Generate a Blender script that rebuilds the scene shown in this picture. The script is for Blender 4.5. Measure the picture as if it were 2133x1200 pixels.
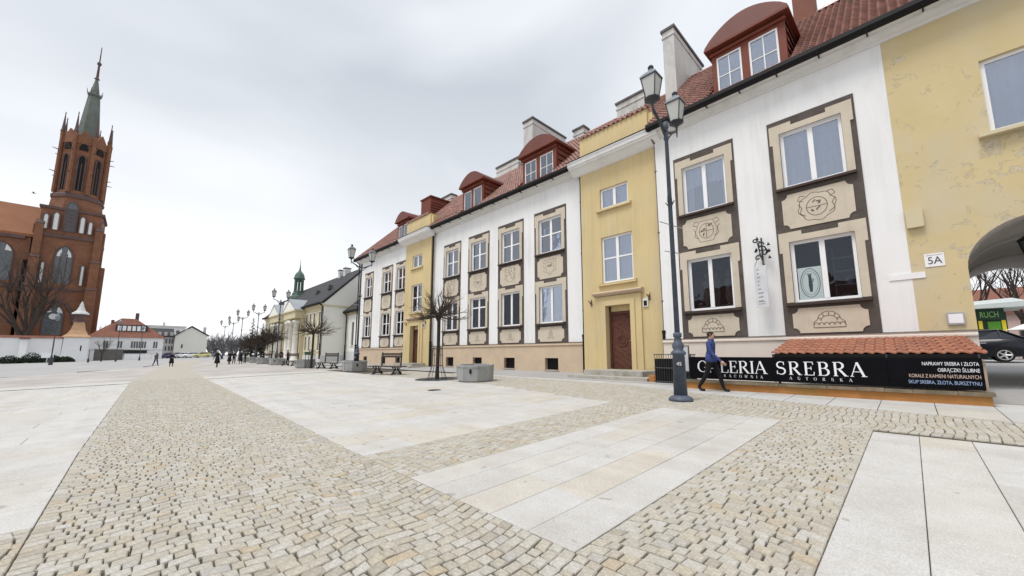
import bpy, bmesh, math, random
from math import sin, cos, pi, radians, sqrt, atan2
from mathutils import Matrix, Vector
random.seed(7)
for o in list(bpy.data.objects): bpy.data.objects.remove(o)
SC = bpy.context.scene
COL = SC.collection
S = 0.85            # design units -> metres, applied once at the end
EYE = 1.65          # camera height in design units
SLOPE = 0.03        # the square rises gently towards the house fronts

# ------------------------------------------------------------------ camera, sky, sun, exposure
cam = bpy.data.cameras.new('camera'); camo = bpy.data.objects.new('camera', cam); COL.objects.link(camo)
cam.sensor_width = 36.0; cam.lens = 36.0 * 800 / 2133; cam.shift_y = 33 / 2133.0
cam.clip_start = 0.05; cam.clip_end = 6000
camo.location = (0, 0, EYE); camo.rotation_euler = (radians(97.5), 0, radians(46.0))
SC.camera = camo
SC.render.resolution_x = 1024; SC.render.resolution_y = 576

SUN_EL, SUN_AZ = radians(64), radians(190)      # azimuth clockwise from +y (towards the houses)
world = bpy.data.worlds.new('World'); SC.world = world; world.use_nodes = True
wn = world.node_tree.nodes; wl = world.node_tree.links
for n in list(wn): wn.remove(n)
def wnode(t, **k):
    n = wn.new(t)
    for a, b in k.items(): setattr(n, a, b)
    return n
w_out = wnode('ShaderNodeOutputWorld'); w_bg = wnode('ShaderNodeBackground')
sky = wnode('ShaderNodeTexSky', sky_type='NISHITA'); sky.sun_disc = False
sky.sun_elevation = SUN_EL; sky.sun_rotation = SUN_AZ
w_tc = wnode('ShaderNodeTexCoord'); w_map = wnode('ShaderNodeMapping')
w_map.inputs['Scale'].default_value = (1.0, 1.0, 1.9); w_map.inputs['Location'].default_value = (-0.91, 0.42, 3.62)
w_map.inputs['Rotation'].default_value = (0.25, 0.2, 0.4)
w_n1 = wnode('ShaderNodeTexNoise'); w_n1.inputs['Scale'].default_value = 1.1; w_n1.inputs['Detail'].default_value = 5
w_n1.inputs['Roughness'].default_value = 0.42; w_n1.inputs['Distortion'].default_value = 0.5
w_rmp = wnode('ShaderNodeValToRGB')
w_rmp.color_ramp.elements[0].position = 0.36; w_rmp.color_ramp.elements[0].color = (0.385, 0.410, 0.440, 1)
w_rmp.color_ramp.elements[1].position = 0.64; w_rmp.color_ramp.elements[1].color = (0.655, 0.668, 0.695, 1)
w_sep = wnode('ShaderNodeSeparateXYZ'); w_mr = wnode('ShaderNodeMapRange')
w_mr.inputs['From Min'].default_value = 0.0; w_mr.inputs['From Max'].default_value = 0.60
w_mr.inputs['To Min'].default_value = 0.95; w_mr.inputs['To Max'].default_value = 0.0
w_mix0 = wnode('ShaderNodeMixRGB'); w_mix0.inputs['Color2'].default_value = (0.70, 0.705, 0.715, 1)
w_sc = wnode('ShaderNodeMixRGB', blend_type='MULTIPLY'); w_sc.inputs['Fac'].default_value = 1; w_sc.inputs['Color2'].default_value = (0.1, 0.1, 0.1, 1)
w_mix = wnode('ShaderNodeMixRGB'); w_mix.inputs['Fac'].default_value = 0.92
wl.new(w_tc.outputs['Generated'], w_map.inputs['Vector']); wl.new(w_map.outputs[0], w_n1.inputs['Vector'])
wl.new(w_n1.outputs['Fac'], w_rmp.inputs['Fac'])
wl.new(w_tc.outputs['Generated'], w_sep.inputs[0]); wl.new(w_sep.outputs['Z'], w_mr.inputs['Value'])
wl.new(w_mr.outputs[0], w_mix0.inputs['Fac']); wl.new(w_rmp.outputs[0], w_mix0.inputs['Color1'])
wl.new(sky.outputs[0], w_sc.inputs['Color1']); wl.new(w_sc.outputs[0], w_mix.inputs['Color1'])
wl.new(w_mix0.outputs[0], w_mix.inputs['Color2'])
wl.new(w_mix.outputs[0], w_bg.inputs['Color']); w_bg.inputs['Strength'].default_value = 1.0
wl.new(w_bg.outputs[0], w_out.inputs['Surface'])

sun = bpy.data.lights.new('sun', 'SUN'); sun.energy = 1.5; sun.angle = radians(24); sun.color = (1.0, 0.97, 0.93)
suno = bpy.data.objects.new('sun', sun); COL.objects.link(suno)
sd = Vector((sin(SUN_AZ) * cos(SUN_EL), cos(SUN_AZ) * cos(SUN_EL), sin(SUN_EL)))
suno.rotation_euler = sd.to_track_quat('Z', 'Y').to_euler(); suno.location = (0, -10, 40)
vs = SC.view_settings; vs.view_transform = 'Standard'; vs.look = 'None'; vs.exposure = 0.74; vs.gamma = 1.0
vs.use_curve_mapping = False
SC.render.engine = 'CYCLES'

# ------------------------------------------------------------------ helpers
def gz(y): return SLOPE * max(-40.0, min(42.0, y))
_a = radians(46.0); _p = radians(7.5)
FWD = Vector((-sin(_a) * cos(_p), cos(_a) * cos(_p), sin(_p))); RGT = Vector((cos(_a), sin(_a), 0)); UPV = RGT.cross(FWD)
def to_px(x, y, z):
    v = Vector((x, y, z - EYE)); d = v.dot(FWD)
    if d < 0.3: return None
    return 1066.5 + 800 * v.dot(RGT) / d, 633 - 800 * v.dot(UPV) / d, d

class MB:
    def __init__(self): self.v = []; self.f = []; self.mi = []
    def add(self, vs, fs, m=0):
        n = len(self.v); self.v += [tuple(p) for p in vs]; self.f += [tuple(n + i for i in q) for q in fs]; self.mi += [m] * len(fs); return self
    def box(self, x0, x1, y0, y1, z0, z1, m=0):
        return self.add([(x0,y0,z0),(x1,y0,z0),(x1,y1,z0),(x0,y1,z0),(x0,y0,z1),(x1,y0,z1),(x1,y1,z1),(x0,y1,z1)],
                 [(0,3,2,1),(4,5,6,7),(0,1,5,4),(1,2,6,5),(2,3,7,6),(3,0,4,7)], m)
    def quad(self, a, b, c, d, m=0): return self.add([a,b,c,d], [(0,1,2,3)], m)
    def prism(self, pts, axis, a, b, m=0):
        n = len(pts)
        def P(p, t): return {'x': (t,p[0],p[1]), 'y': (p[0],t,p[1]), 'z': (p[0],p[1],t)}[axis]
        return self.add([P(p,a) for p in pts] + [P(p,b) for p in pts],
                 [tuple(range(n-1,-1,-1)), tuple(range(n,2*n))] + [(i,(i+1)%n,n+(i+1)%n,n+i) for i in range(n)], m)
    def path(self, pts, rad, n=6, m=0, cap=True):
        pts = [Vector(p) for p in pts]; k = len(pts)
        if not hasattr(rad, '__len__'): rad = [rad] * k
        base = len(self.v); nx = None
        for i, p in enumerate(pts):
            d = (pts[min(i+1,k-1)] - pts[max(i-1,0)])
            if d.length < 1e-9: d = Vector((0,0,1))
            d.normalize()
            if nx is None:
                nx = d.cross(Vector((0,0,1))) if abs(d.z) < .9 else d.cross(Vector((1,0,0)))
            nx = (nx - d * nx.dot(d)); nx.normalize(); b = d.cross(nx)
            for j in range(n):
                t = 2*pi*j/n; q = p + (nx*cos(t) + b*sin(t)) * rad[i]; self.v.append((q.x,q.y,q.z))
        for i in range(k-1):
            for j in range(n):
                a = base + i*n; self.f.append((a+j, a+(j+1)%n, a+n+(j+1)%n, a+n+j)); self.mi.append(m)
        if cap and n > 2:
            self.f.append(tuple(base+j for j in range(n-1,-1,-1))); self.f.append(tuple(base+(k-1)*n+j for j in range(n))); self.mi += [m,m]
        return self
    def lathe(self, prof, cx=0, cy=0, n=16, m=0, ph=0.0, sx=1, sy=1):
        base = len(self.v); k = len(prof)
        for r, z in prof:
            for j in range(n):
                t = 2*pi*j/n + ph; self.v.append((cx + r*cos(t)*sx, cy + r*sin(t)*sy, z))
        for i in range(k-1):
            for j in range(n):
                a = base + i*n; self.f.append((a+j, a+(j+1)%n, a+n+(j+1)%n, a+n+j)); self.mi.append(m)
        self.f.append(tuple(base+j for j in range(n-1,-1,-1))); self.f.append(tuple(base+(k-1)*n+j for j in range(n))); self.mi += [m,m]
        return self
    def holed(self, x0, x1, z0, z1, holes, y0, y1, m=0):
        """plate in the x-z plane, front at y0, with rectangular holes whose reveals run back to y1"""
        xs = sorted({x0,x1} | {h[i] for h in holes for i in (0,1)}); zs = sorted({z0,z1} | {h[i] for h in holes for i in (2,3)})
        xs = [x for x in xs if x0 <= x <= x1]; zs = [z for z in zs if z0 <= z <= z1]
        for i in range(len(xs)-1):
            for j in range(len(zs)-1):
                cx, cz = (xs[i]+xs[i+1])/2, (zs[j]+zs[j+1])/2
                if any(h[0] < cx < h[1] and h[2] < cz < h[3] for h in holes): continue
                self.quad((xs[i],y0,zs[j]),(xs[i+1],y0,zs[j]),(xs[i+1],y0,zs[j+1]),(xs[i],y0,zs[j+1]), m)
        for a,b,c,d in holes:
            self.quad((a,y0,c),(a,y0,d),(a,y1,d),(a,y1,c),m); self.quad((b,y0,c),(b,y1,c),(b,y1,d),(b,y0,d),m)
            self.quad((a,y0,c),(a,y1,c),(b,y1,c),(b,y0,c),m); self.quad((a,y0,d),(b,y0,d),(b,y1,d),(a,y1,d),m)
        self.quad((x0,y0,z0),(x0,y0,z1),(x0,y1,z1),(x0,y1,z0),m); self.quad((x1,y0,z0),(x1,y1,z0),(x1,y1,z1),(x1,y0,z1),m)
        self.quad((x0,y0,z1),(x1,y0,z1),(x1,y1,z1),(x0,y1,z1),m); self.quad((x0,y0,z0),(x0,y1,z0),(x1,y1,z0),(x1,y0,z0),m)
        return self
    def ribbon(self, pts, w, y, closed=False, m=0):
        """flat painted line in the x-z plane at depth y; w may be a list"""
        n = len(pts); ws = w if hasattr(w,'__len__') else [w]*n; L = []
        for i in range(n):
            a = pts[(i-1)%n] if (closed or i > 0) else pts[i]; b = pts[(i+1)%n] if (closed or i < n-1) else pts[i]
            dx, dz = b[0]-a[0], b[1]-a[1]; l = sqrt(dx*dx+dz*dz) or 1; nx, nz = -dz/l*ws[i]/2, dx/l*ws[i]/2
            L.append((pts[i][0]+nx,y,pts[i][1]+nz)); L.append((pts[i][0]-nx,y,pts[i][1]-nz))
        return self.add(L, [((2*i)%(2*n),(2*i+1)%(2*n),(2*i+3)%(2*n),(2*i+2)%(2*n)) for i in range(n if closed else n-1)], m)
    def mesh(self, name, mats, smooth=False):
        me = bpy.data.meshes.new(name); me.from_pydata(self.v, [], self.f)
        for m in (mats if isinstance(mats,(list,tuple)) else [mats]): me.materials.append(m)
        if any(self.mi): me.polygons.foreach_set('material_index', self.mi)
        if smooth: me.polygons.foreach_set('use_smooth', [True]*len(me.polygons))
        me.update(); return me
    def build(self, name, mats, parent=None, smooth=False, kind=None, loc=None, label=None):
        return put(name, self.mesh(name, mats, smooth), parent, kind, loc, label)
def put(name, me, parent=None, kind=None, loc=None, label=None):
    o = bpy.data.objects.new(name, me); COL.objects.link(o)
    if parent is not None: o.parent = parent
    if kind: o['kind'] = kind
    if loc: o.location = loc
    if label: o['label'] = label
    return o
def thing(name, label, cat, loc=(0,0,0), rz=0.0, group=None, rot=None):
    o = bpy.data.objects.new(name, None); COL.objects.link(o); o.location = loc
    o.rotation_euler = rot or (0,0,rz); o['label'] = label; o['category'] = cat
    if group: o['group'] = group
    o.empty_display_size = .2
    return o
def tag(o, label, cat, group=None):
    o['label'] = label; o['category'] = cat
    if group: o['group'] = group
    return o
def dup(root, loc, rz=None, label=None, group=None, scale=None):
    def cp(o, par):
        c = o.copy(); COL.objects.link(c); c.parent = par
        for ch in list(o.children): cp(ch, c)
        return c
    r = cp(root, None); r.location = loc
    if rz is not None: r.rotation_euler[2] = rz
    if label: r['label'] = label
    if group: r['group'] = group
    if scale: r.scale = (scale,)*3
    return r

# ------------------------------------------------------------------ materials
def newmat(name):
    m = bpy.data.materials.new(name); m.use_nodes = True
    nt = m.node_tree; b = nt.nodes['Principled BSDF']; return m, nt, b
def N(nt, t, **k):
    n = nt.nodes.new(t)
    for a, b in k.items():
        if a in n.inputs: n.inputs[a].default_value = b
        else: setattr(n, a, b)
    return n
def c4(c): return (c[0], c[1], c[2], 1)
def mat(name, col, rough=.8, var=.12, scale=1.5, bump=.0, bscale=30, metal=0.0, spec=.3, stain=None, stain_amt=.5, stain_scale=.8, stretch=1.0, rnd=None, coat=0, streak=0):
    """procedural surface: base colour with soft large and fine variation, optional stains of their own colour"""
    m, nt, b = newmat(name); L = nt.links
    tc = N(nt,'ShaderNodeTexCoord'); mp = N(nt,'ShaderNodeMapping'); mp.inputs['Scale'].default_value = (1,1,stretch); L.new(tc.outputs['Object'], mp.inputs['Vector'])
    n1 = N(nt,'ShaderNodeTexNoise', Scale=scale, Detail=6.0, Roughness=.6); L.new(mp.outputs[0], n1.inputs['Vector'])
    r = N(nt,'ShaderNodeValToRGB'); r.color_ramp.elements[0].position=.3; r.color_ramp.elements[1].position=.7
    r.color_ramp.elements[0].color = c4([x*(1-var) for x in col]); r.color_ramp.elements[1].color = c4([min(1,x*(1+var)) for x in col]); L.new(n1.outputs['Fac'], r.inputs['Fac'])
    out = r.outputs[0]
    if stain:
        n2 = N(nt,'ShaderNodeTexNoise', Scale=stain_scale, Detail=8.0, Roughness=.7); L.new(mp.outputs[0], n2.inputs['Vector'])
        r2 = N(nt,'ShaderNodeValToRGB'); r2.color_ramp.elements[0].position=.5; r2.color_ramp.elements[1].position=.72
        r2.color_ramp.elements[0].color=(0,0,0,1); r2.color_ramp.elements[1].color=(stain_amt,)*3+(1,); L.new(n2.outputs['Fac'], r2.inputs['Fac'])
        mx = N(nt,'ShaderNodeMixRGB'); L.new(r2.outputs[0], mx.inputs['Fac']); L.new(out, mx.inputs['Color1']); mx.inputs['Color2'].default_value = c4(stain); out = mx.outputs[0]
    if streak:
        ms = N(nt,'ShaderNodeMapping'); ms.inputs['Scale'].default_value = (5.5,5.5,.22); L.new(tc.outputs['Object'], ms.inputs['Vector'])
        n4 = N(nt,'ShaderNodeTexNoise', Scale=1.0, Detail=5.0, Roughness=.65); L.new(ms.outputs[0], n4.inputs['Vector'])
        n5 = N(nt,'ShaderNodeTexNoise', Scale=.35, Detail=3.0); L.new(tc.outputs['Object'], n5.inputs['Vector'])
        ml = N(nt,'ShaderNodeMath', operation='MULTIPLY'); L.new(n4.outputs['Fac'], ml.inputs[0]); L.new(n5.outputs['Fac'], ml.inputs[1])
        r4 = N(nt,'ShaderNodeValToRGB'); r4.color_ramp.elements[0].position=.24; r4.color_ramp.elements[1].position=.38; r4.color_ramp.elements[0].color=(1,1,1,1); r4.color_ramp.elements[1].color=(1-streak,1-streak*1.04,1-streak*1.1,1); L.new(ml.outputs[0], r4.inputs['Fac'])
        mx = N(nt,'ShaderNodeMixRGB', blend_type='MULTIPLY'); mx.inputs['Fac'].default_value = 1; L.new(out, mx.inputs['Color1']); L.new(r4.outputs[0], mx.inputs['Color2']); out = mx.outputs[0]
    if rnd:
        oi = N(nt,'ShaderNodeObjectInfo') if rnd[0]=='obj' else N(nt,'ShaderNodeNewGeometry')
        rr = N(nt,'ShaderNodeValToRGB'); els = rr.color_ramp.elements; cols = rnd[1]
        while len(els) < len(cols): els.new(.5)
        for i, c in enumerate(cols): els[i].position = i/(len(cols)-1.0)*.98; els[i].color = c4(c)
        L.new(oi.outputs['Random' if rnd[0]=='obj' else 'Random Per Island'], rr.inputs['Fac'])
        mx = N(nt,'ShaderNodeMixRGB', blend_type='MULTIPLY'); mx.inputs['Fac'].default_value = 1; L.new(out, mx.inputs['Color1']); L.new(rr.outputs[0], mx.inputs['Color2']); out = mx.outputs[0]
    L.new(out, b.inputs['Base Color'])
    b.inputs['Roughness'].default_value = rough; b.inputs['Metallic'].default_value = metal
    b.inputs['Specular IOR Level'].default_value = spec
    if coat: b.inputs['Coat Weight'].default_value = coat; b.inputs['Coat Roughness'].default_value = .05
    if bump:
        n3 = N(nt,'ShaderNodeTexNoise', Scale=bscale, Detail=4.0); L.new(tc.outputs['Object'], n3.inputs['Vector'])
        bp = N(nt,'ShaderNodeBump', Strength=bump, Distance=.02); L.new(n3.outputs['Fac'], bp.inputs['Height']); L.new(bp.outputs[0], b.inputs['Normal'])
    return m
def granite(name, base, rnd, speck=.16):
    m, nt, b = newmat(name); L = nt.links
    tc = N(nt,'ShaderNodeTexCoord'); src = tc.outputs['Object']
    oi = N(nt,'ShaderNodeObjectInfo')
    if rnd == 'obj':      # shared meshes: move the pattern with the object
        ad = N(nt,'ShaderNodeVectorMath', operation='ADD'); L.new(src, ad.inputs[0]); L.new(oi.outputs['Location'], ad.inputs[1]); src = ad.outputs[0]
    sp = N(nt,'ShaderNodeTexNoise', Scale=75.0, Detail=3.0, Roughness=.8); L.new(src, sp.inputs['Vector'])
    rs = N(nt,'ShaderNodeValToRGB'); e = rs.color_ramp.elements; e[0].position=.34; e[1].position=.6
    e[0].color = c4([x*(1-speck*1.6) for x in base]); e[1].color = c4([min(1,x*(1+speck*.3)) for x in base]); L.new(sp.outputs['Fac'], rs.inputs['Fac'])
    bl = N(nt,'ShaderNodeTexNoise', Scale=.55, Detail=5.0, Roughness=.65); L.new(src, bl.inputs['Vector'])
    rb = N(nt,'ShaderNodeValToRGB'); e = rb.color_ramp.elements; e[0].position=.56; e[1].position=.74; e[0].color=(0,0,0,1); e[1].color=(.38,.38,.38,1); L.new(bl.outputs['Fac'], rb.inputs['Fac'])
    mx = N(nt,'ShaderNodeMixRGB'); L.new(rb.outputs[0], mx.inputs['Fac']); L.new(rs.outputs[0], mx.inputs['Color1']); mx.inputs['Color2'].default_value = (base[0]*.95, base[1]*.86, base[2]*.72, 1)
    d2 = N(nt,'ShaderNodeTexNoise', Scale=1.7, Detail=7.0, Roughness=.7); L.new(src, d2.inputs['Vector'])
    rd = N(nt,'ShaderNodeValToRGB'); e = rd.color_ramp.elements; e[0].position=.34; e[1].position=.60; e[0].color=(.88,.865,.845,1); e[1].color=(1,1,1,1); L.new(d2.outputs['Fac'], rd.inputs['Fac'])
    m1 = N(nt,'ShaderNodeMixRGB', blend_type='MULTIPLY'); m1.inputs['Fac'].default_value=1; L.new(mx.outputs[0], m1.inputs['Color1']); L.new(rd.outputs[0], m1.inputs['Color2'])
    gm = N(nt,'ShaderNodeTexNoise', Scale=4.5, Detail=2.0, Roughness=.5); L.new(src, gm.inputs['Vector'])
    gr = N(nt,'ShaderNodeValToRGB'); e = gr.color_ramp.elements; e[0].position=.70; e[1].position=.735; e[0].color=(1,1,1,1); e[1].color=(.72,.71,.69,1); L.new(gm.outputs['Fac'], gr.inputs['Fac'])
    m0 = N(nt,'ShaderNodeMixRGB', blend_type='MULTIPLY'); m0.inputs['Fac'].default_value=1; L.new(m1.outputs[0], m0.inputs['Color1']); L.new(gr.outputs[0], m0.inputs['Color2']); m1 = m0
    mpx = N(nt,'ShaderNodeMapping'); mpx.inputs['Scale'].default_value = (.3,2.2,1); mpx.inputs['Rotation'].default_value = (0,0,.12); L.new(src, mpx.inputs['Vector'])
    sk = N(nt,'ShaderNodeTexNoise', Scale=.9, Detail=6.0, Roughness=.62); L.new(mpx.outputs[0], sk.inputs['Vector'])
    kr = N(nt,'ShaderNodeValToRGB'); e = kr.color_ramp.elements; e[0].position=.33; e[1].position=.55; e[0].color=(.91,.90,.885,1); e[1].color=(1,1,1,1); L.new(sk.outputs['Fac'], kr.inputs['Fac'])
    m3 = N(nt,'ShaderNodeMixRGB', blend_type='MULTIPLY'); m3.inputs['Fac'].default_value=1; L.new(m1.outputs[0], m3.inputs['Color1']); L.new(kr.outputs[0], m3.inputs['Color2']); m1 = m3
    g = N(nt,'ShaderNodeNewGeometry'); rr = N(nt,'ShaderNodeValToRGB'); e = rr.color_ramp.elements
    for i,(p,c) in enumerate([(0,(.94,.935,.93)),(.3,(.98,.975,.97)),(.6,(1,1,1)),(.86,(.985,.965,.925)),(.97,(.985,.94,.86))]):
        if i > 1: e.new(p)
        e[i].position = p; e[i].color = c4(c)
    L.new(oi.outputs['Random'] if rnd=='obj' else g.outputs['Random Per Island'], rr.inputs['Fac'])
    m2 = N(nt,'ShaderNodeMixRGB', blend_type='MULTIPLY'); m2.inputs['Fac'].default_value=1; L.new(m1.outputs[0], m2.inputs['Color1']); L.new(rr.outputs[0], m2.inputs['Color2'])
    L.new(m2.outputs[0], b.inputs['Base Color']); b.inputs['Roughness'].default_value=.62; b.inputs['Specular IOR Level'].default_value=.35
    bp = N(nt,'ShaderNodeBump', Strength=.12, Distance=.01); L.new(sp.outputs['Fac'], bp.inputs['Height']); L.new(bp.outputs[0], b.inputs['Normal'])
    return m
def sett_mat(name, rnd):
    m, nt, b = newmat(name); L = nt.links
    tc = N(nt,'ShaderNodeTexCoord'); g = N(nt,'ShaderNodeNewGeometry'); oi = N(nt,'ShaderNodeObjectInfo')
    rr = N(nt,'ShaderNodeValToRGB'); e = rr.color_ramp.elements
    cs = [(0,(.40,.36,.29)),(.12,(.52,.49,.43)),(.3,(.47,.42,.33)),(.45,(.60,.58,.54)),(.6,(.53,.48,.38)),(.74,(.56,.54,.49)),(.86,(.53,.46,.35)),(.93,(.47,.455,.43)),(.985,(.52,.42,.29))]
    for i,(p,c) in enumerate(cs):
        if i > 1: e.new(p)
        e[i].position = p; e[i].color = c4([(c[0]*.75+.53*.25)*.87,(c[1]*.75+.49*.25)*.88,(c[2]*.75+.41*.25)*.90])
    L.new(oi.outputs['Random'] if rnd=='obj' else g.outputs['Random Per Island'], rr.inputs['Fac'])
    sp = N(nt,'ShaderNodeTexNoise', Scale=42.0, Detail=5.0, Roughness=.75); L.new(tc.outputs['Object'], sp.inputs['Vector'])
    rs = N(nt,'ShaderNodeValToRGB'); q = rs.color_ramp.elements; q[0].position=.3; q[1].position=.66; q[0].color=(.66,.64,.6,1); q[1].color=(1.12,1.12,1.12,1); L.new(sp.outputs['Fac'], rs.inputs['Fac'])
    mx = N(nt,'ShaderNodeMixRGB', blend_type='MULTIPLY'); mx.inputs['Fac'].default_value=1; L.new(rr.outputs[0], mx.inputs['Color1']); L.new(rs.outputs[0], mx.inputs['Color2'])
    L.new(mx.outputs[0], b.inputs['Base Color']); b.inputs['Roughness'].default_value=.75; b.inputs['Specular IOR Level'].default_value=.3
    bp = N(nt,'ShaderNodeBump', Strength=.35, Distance=.012); L.new(sp.outputs['Fac'], bp.inputs['Height']); L.new(bp.outputs[0], b.inputs['Normal'])
    return m
def glass_mat(name, tint=(.80,.86,.92), boost=.12):
    m, nt, b = newmat(name); L = nt.links; nt.nodes.remove(b)
    out = nt.nodes['Material Output']; tr = N(nt,'ShaderNodeBsdfTransparent'); tr.inputs[0].default_value = c4(tint)
    gl = N(nt,'ShaderNodeBsdfGlossy', Roughness=.02); gl.inputs['Color'].default_value=(.86,.91,1,1)
    fr = N(nt,'ShaderNodeFresnel', IOR=1.5); ad = N(nt,'ShaderNodeMath', operation='ADD', use_clamp=True); ad.inputs[1].default_value = boost
    tcg = N(nt,'ShaderNodeTexCoord'); ng = N(nt,'ShaderNodeTexNoise', Scale=1.3, Detail=2.0); L.new(tcg.outputs['Object'], ng.inputs['Vector']); bg = N(nt,'ShaderNodeBump', Strength=.12, Distance=.05); L.new(ng.outputs['Fac'], bg.inputs['Height']); L.new(bg.outputs[0], gl.inputs['Normal'])
    mx = N(nt,'ShaderNodeMixShader'); L.new(fr.outputs[0], ad.inputs[0]); L.new(ad.outputs[0], mx.inputs[0]); L.new(tr.outputs[0], mx.inputs[1]); L.new(gl.outputs[0], mx.inputs[2]); L.new(mx.outputs[0], out.inputs[0])
    return m
def brick_mat(name, c1, c2, mortar, scale, bw=.5, bh=.25, ms=.02):
    m, nt, b = newmat(name); L = nt.links
    tc = N(nt,'ShaderNodeTexCoord'); mp = N(nt,'ShaderNodeMapping'); L.new(tc.outputs['Object'], mp.inputs['Vector'])
    sx = N(nt,'ShaderNodeSeparateXYZ'); cb = N(nt,'ShaderNodeCombineXYZ'); ad = N(nt,'ShaderNodeMath', operation='ADD')
    L.new(mp.outputs[0], sx.inputs[0]); L.new(sx.outputs['X'], ad.inputs[0]); L.new(sx.outputs['Y'], ad.inputs[1]); L.new(ad.outputs[0], cb.inputs['X']); L.new(sx.outputs['Z'], cb.inputs['Y'])
    br = N(nt,'ShaderNodeTexBrick', Scale=scale); br.inputs['Color1'].default_value=c4(c1); br.inputs['Color2'].default_value=c4(c2); br.inputs['Mortar'].default_value=c4(mortar)
    br.inputs['Brick Width'].default_value=bw; br.inputs['Row Height'].default_value=bh; br.inputs['Mortar Size'].default_value=ms
    L.new(cb.outputs[0], br.inputs['Vector'])
    ns = N(nt,'ShaderNodeTexNoise', Scale=.35, Detail=7.0, Roughness=.7); L.new(tc.outputs['Object'], ns.inputs['Vector'])
    rs = N(nt,'ShaderNodeValToRGB'); q = rs.color_ramp.elements; q[0].position=.3; q[1].position=.7; q[0].color=(.7,.66,.66,1); q[1].color=(1.2,1.15,1.1,1); L.new(ns.outputs['Fac'], rs.inputs['Fac'])
    mx = N(nt,'ShaderNodeMixRGB', blend_type='MULTIPLY'); mx.inputs['Fac'].default_value=1; L.new(br.outputs[0], mx.inputs['Color1']); L.new(rs.outputs[0], mx.inputs['Color2']); L.new(mx.outputs[0], b.inputs['Base Color'])
    b.inputs['Roughness'].default_value=.85; return m

M = {}
M['asphalt'] = mat('pale_asphalt', (.36,.355,.35), .9, .10, .3, .15, 20, stain=(.28,.275,.27), stain_amt=.5, stain_scale=.12)
M['bed'] = mat('joint_sand', (.085,.072,.054), .95, .35, 6, .4, 40, stain=(.10,.11,.05), stain_amt=.6, stain_scale=2)
M['slab'] = granite('granite_slab', (.585,.575,.555), 'obj'); M['slab_i'] = granite('granite_slab_field', (.585,.575,.555), 'isl')
M['walk'] = granite('walkway_slab', (.56,.56,.555), 'obj', .1); 
M['sett'] = sett_mat('granite_sett', 'obj'); M['sett_i'] = sett_mat('granite_sett_field', 'isl')
M['sett_far'] = mat('far_setts', (.40,.368,.315), .85, .22, 9, .3, 30)
M['slab_far'] = brick_mat('far_slabs', (.57,.565,.55), (.55,.545,.53), (.42,.41,.39), 1.0, 1.1, .55, .012)
M['white'] = mat('white_render', (.79,.79,.785), .9, .03, .8, .08, 25, stain=(.58,.57,.55), stain_amt=.5, stain_scale=.9, stretch=.22, streak=.07)
M['yellow'] = mat('yellow_render', (.61,.485,.26), .9, .06, .9, .10, 25, stain=(.54,.47,.34), stain_amt=.55, stain_scale=.75, stretch=.45, streak=.10)
M['yellow_worn'] = mat('worn_yellow_render', (.60,.47,.23), .92, .06, 1.2, .25, 18, stain=(.47,.43,.36), stain_amt=.75, stain_scale=.85)
def worn():
    """yellow limewash flaking off grey undercoat in sharp-edged scabs, with hairline marks"""
    m, nt, b = newmat('worn_yellow_render'); L = nt.links; tc = N(nt,'ShaderNodeTexCoord')
    def noise(sc, det, rgh, dist=0): n = N(nt,'ShaderNodeTexNoise', Scale=sc, Detail=det, Roughness=rgh, Distortion=dist); L.new(tc.outputs['Object'], n.inputs['Vector']); return n.outputs['Fac']
    def ramp(src, stops):
        r = N(nt,'ShaderNodeValToRGB'); e = r.color_ramp.elements
        for i,(p,c) in enumerate(stops):
            if i > 1: e.new(p)
            e[i].position = p; e[i].color = c4(c)
        L.new(src, r.inputs['Fac']); return r.outputs[0]
    def mix(f, a, c, mode='MIX'):
        x = N(nt,'ShaderNodeMixRGB', blend_type=mode); L.new(f, x.inputs['Fac']) if not isinstance(f,float) else setattr(x.inputs['Fac'],'default_value',f)
        L.new(a, x.inputs['Color1']); x.inputs['Color2'].default_value = c4(c); return x.outputs[0]
    base = ramp(noise(.9,5.,.6), [(.3,(.56,.455,.25)),(.7,(.61,.50,.29))])
    pale = ramp(noise(.5,4.,.55), [(.48,(0,0,0)),(.66,(.75,.75,.75))])
    c1 = mix(pale, base, (.56,.50,.37))
    patch = noise(.42,3.,.5); fine = noise(3.2,8.,.72,.8)
    ad = N(nt,'ShaderNodeMath', operation='MULTIPLY_ADD'); L.new(patch, ad.inputs[0]); ad.inputs[1].default_value = .55; L.new(fine, ad.inputs[2])
    scab = ramp(ad.outputs[0], [(.885,(0,0,0)),(.90,(.5,.5,.5))])
    c2 = mix(scab, c1, (.50,.47,.41)); edge = ramp(ad.outputs[0], [(.878,(0,0,0)),(.886,(.6,.6,.6)),(.892,(.6,.6,.6)),(.898,(0,0,0))])
    c3 = mix(edge, c2, (.30,.25,.16)); L.new(c3, b.inputs['Base Color']); b.inputs['Roughness'].default_value = .92; b.inputs['Specular IOR Level'].default_value = .2
    bp = N(nt,'ShaderNodeBump', Strength=.5, Distance=.02); L.new(scab, bp.inputs['Height']); bp.invert = True; L.new(bp.outputs[0], b.inputs['Normal']); return m
M['yellow_worn'] = worn()
M['pinkish'] = mat('pale_pink_plinth_render', (.68,.60,.53), .92, .05, 1.1, .12, 25, stain=(.55,.48,.42), stain_amt=.4, stain_scale=.9)
M['tan'] = mat('tan_plinth_render', (.55,.43,.31), .92, .07, 1.1, .12, 25, stain=(.44,.37,.30), stain_amt=.5, stain_scale=.9)
M['brown'] = mat('brown_sgraffito', (.092,.076,.067), .9, .22, 2.5, .2, 30, stain=(.16,.14,.125), stain_amt=.5, stain_scale=1.6)
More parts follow.
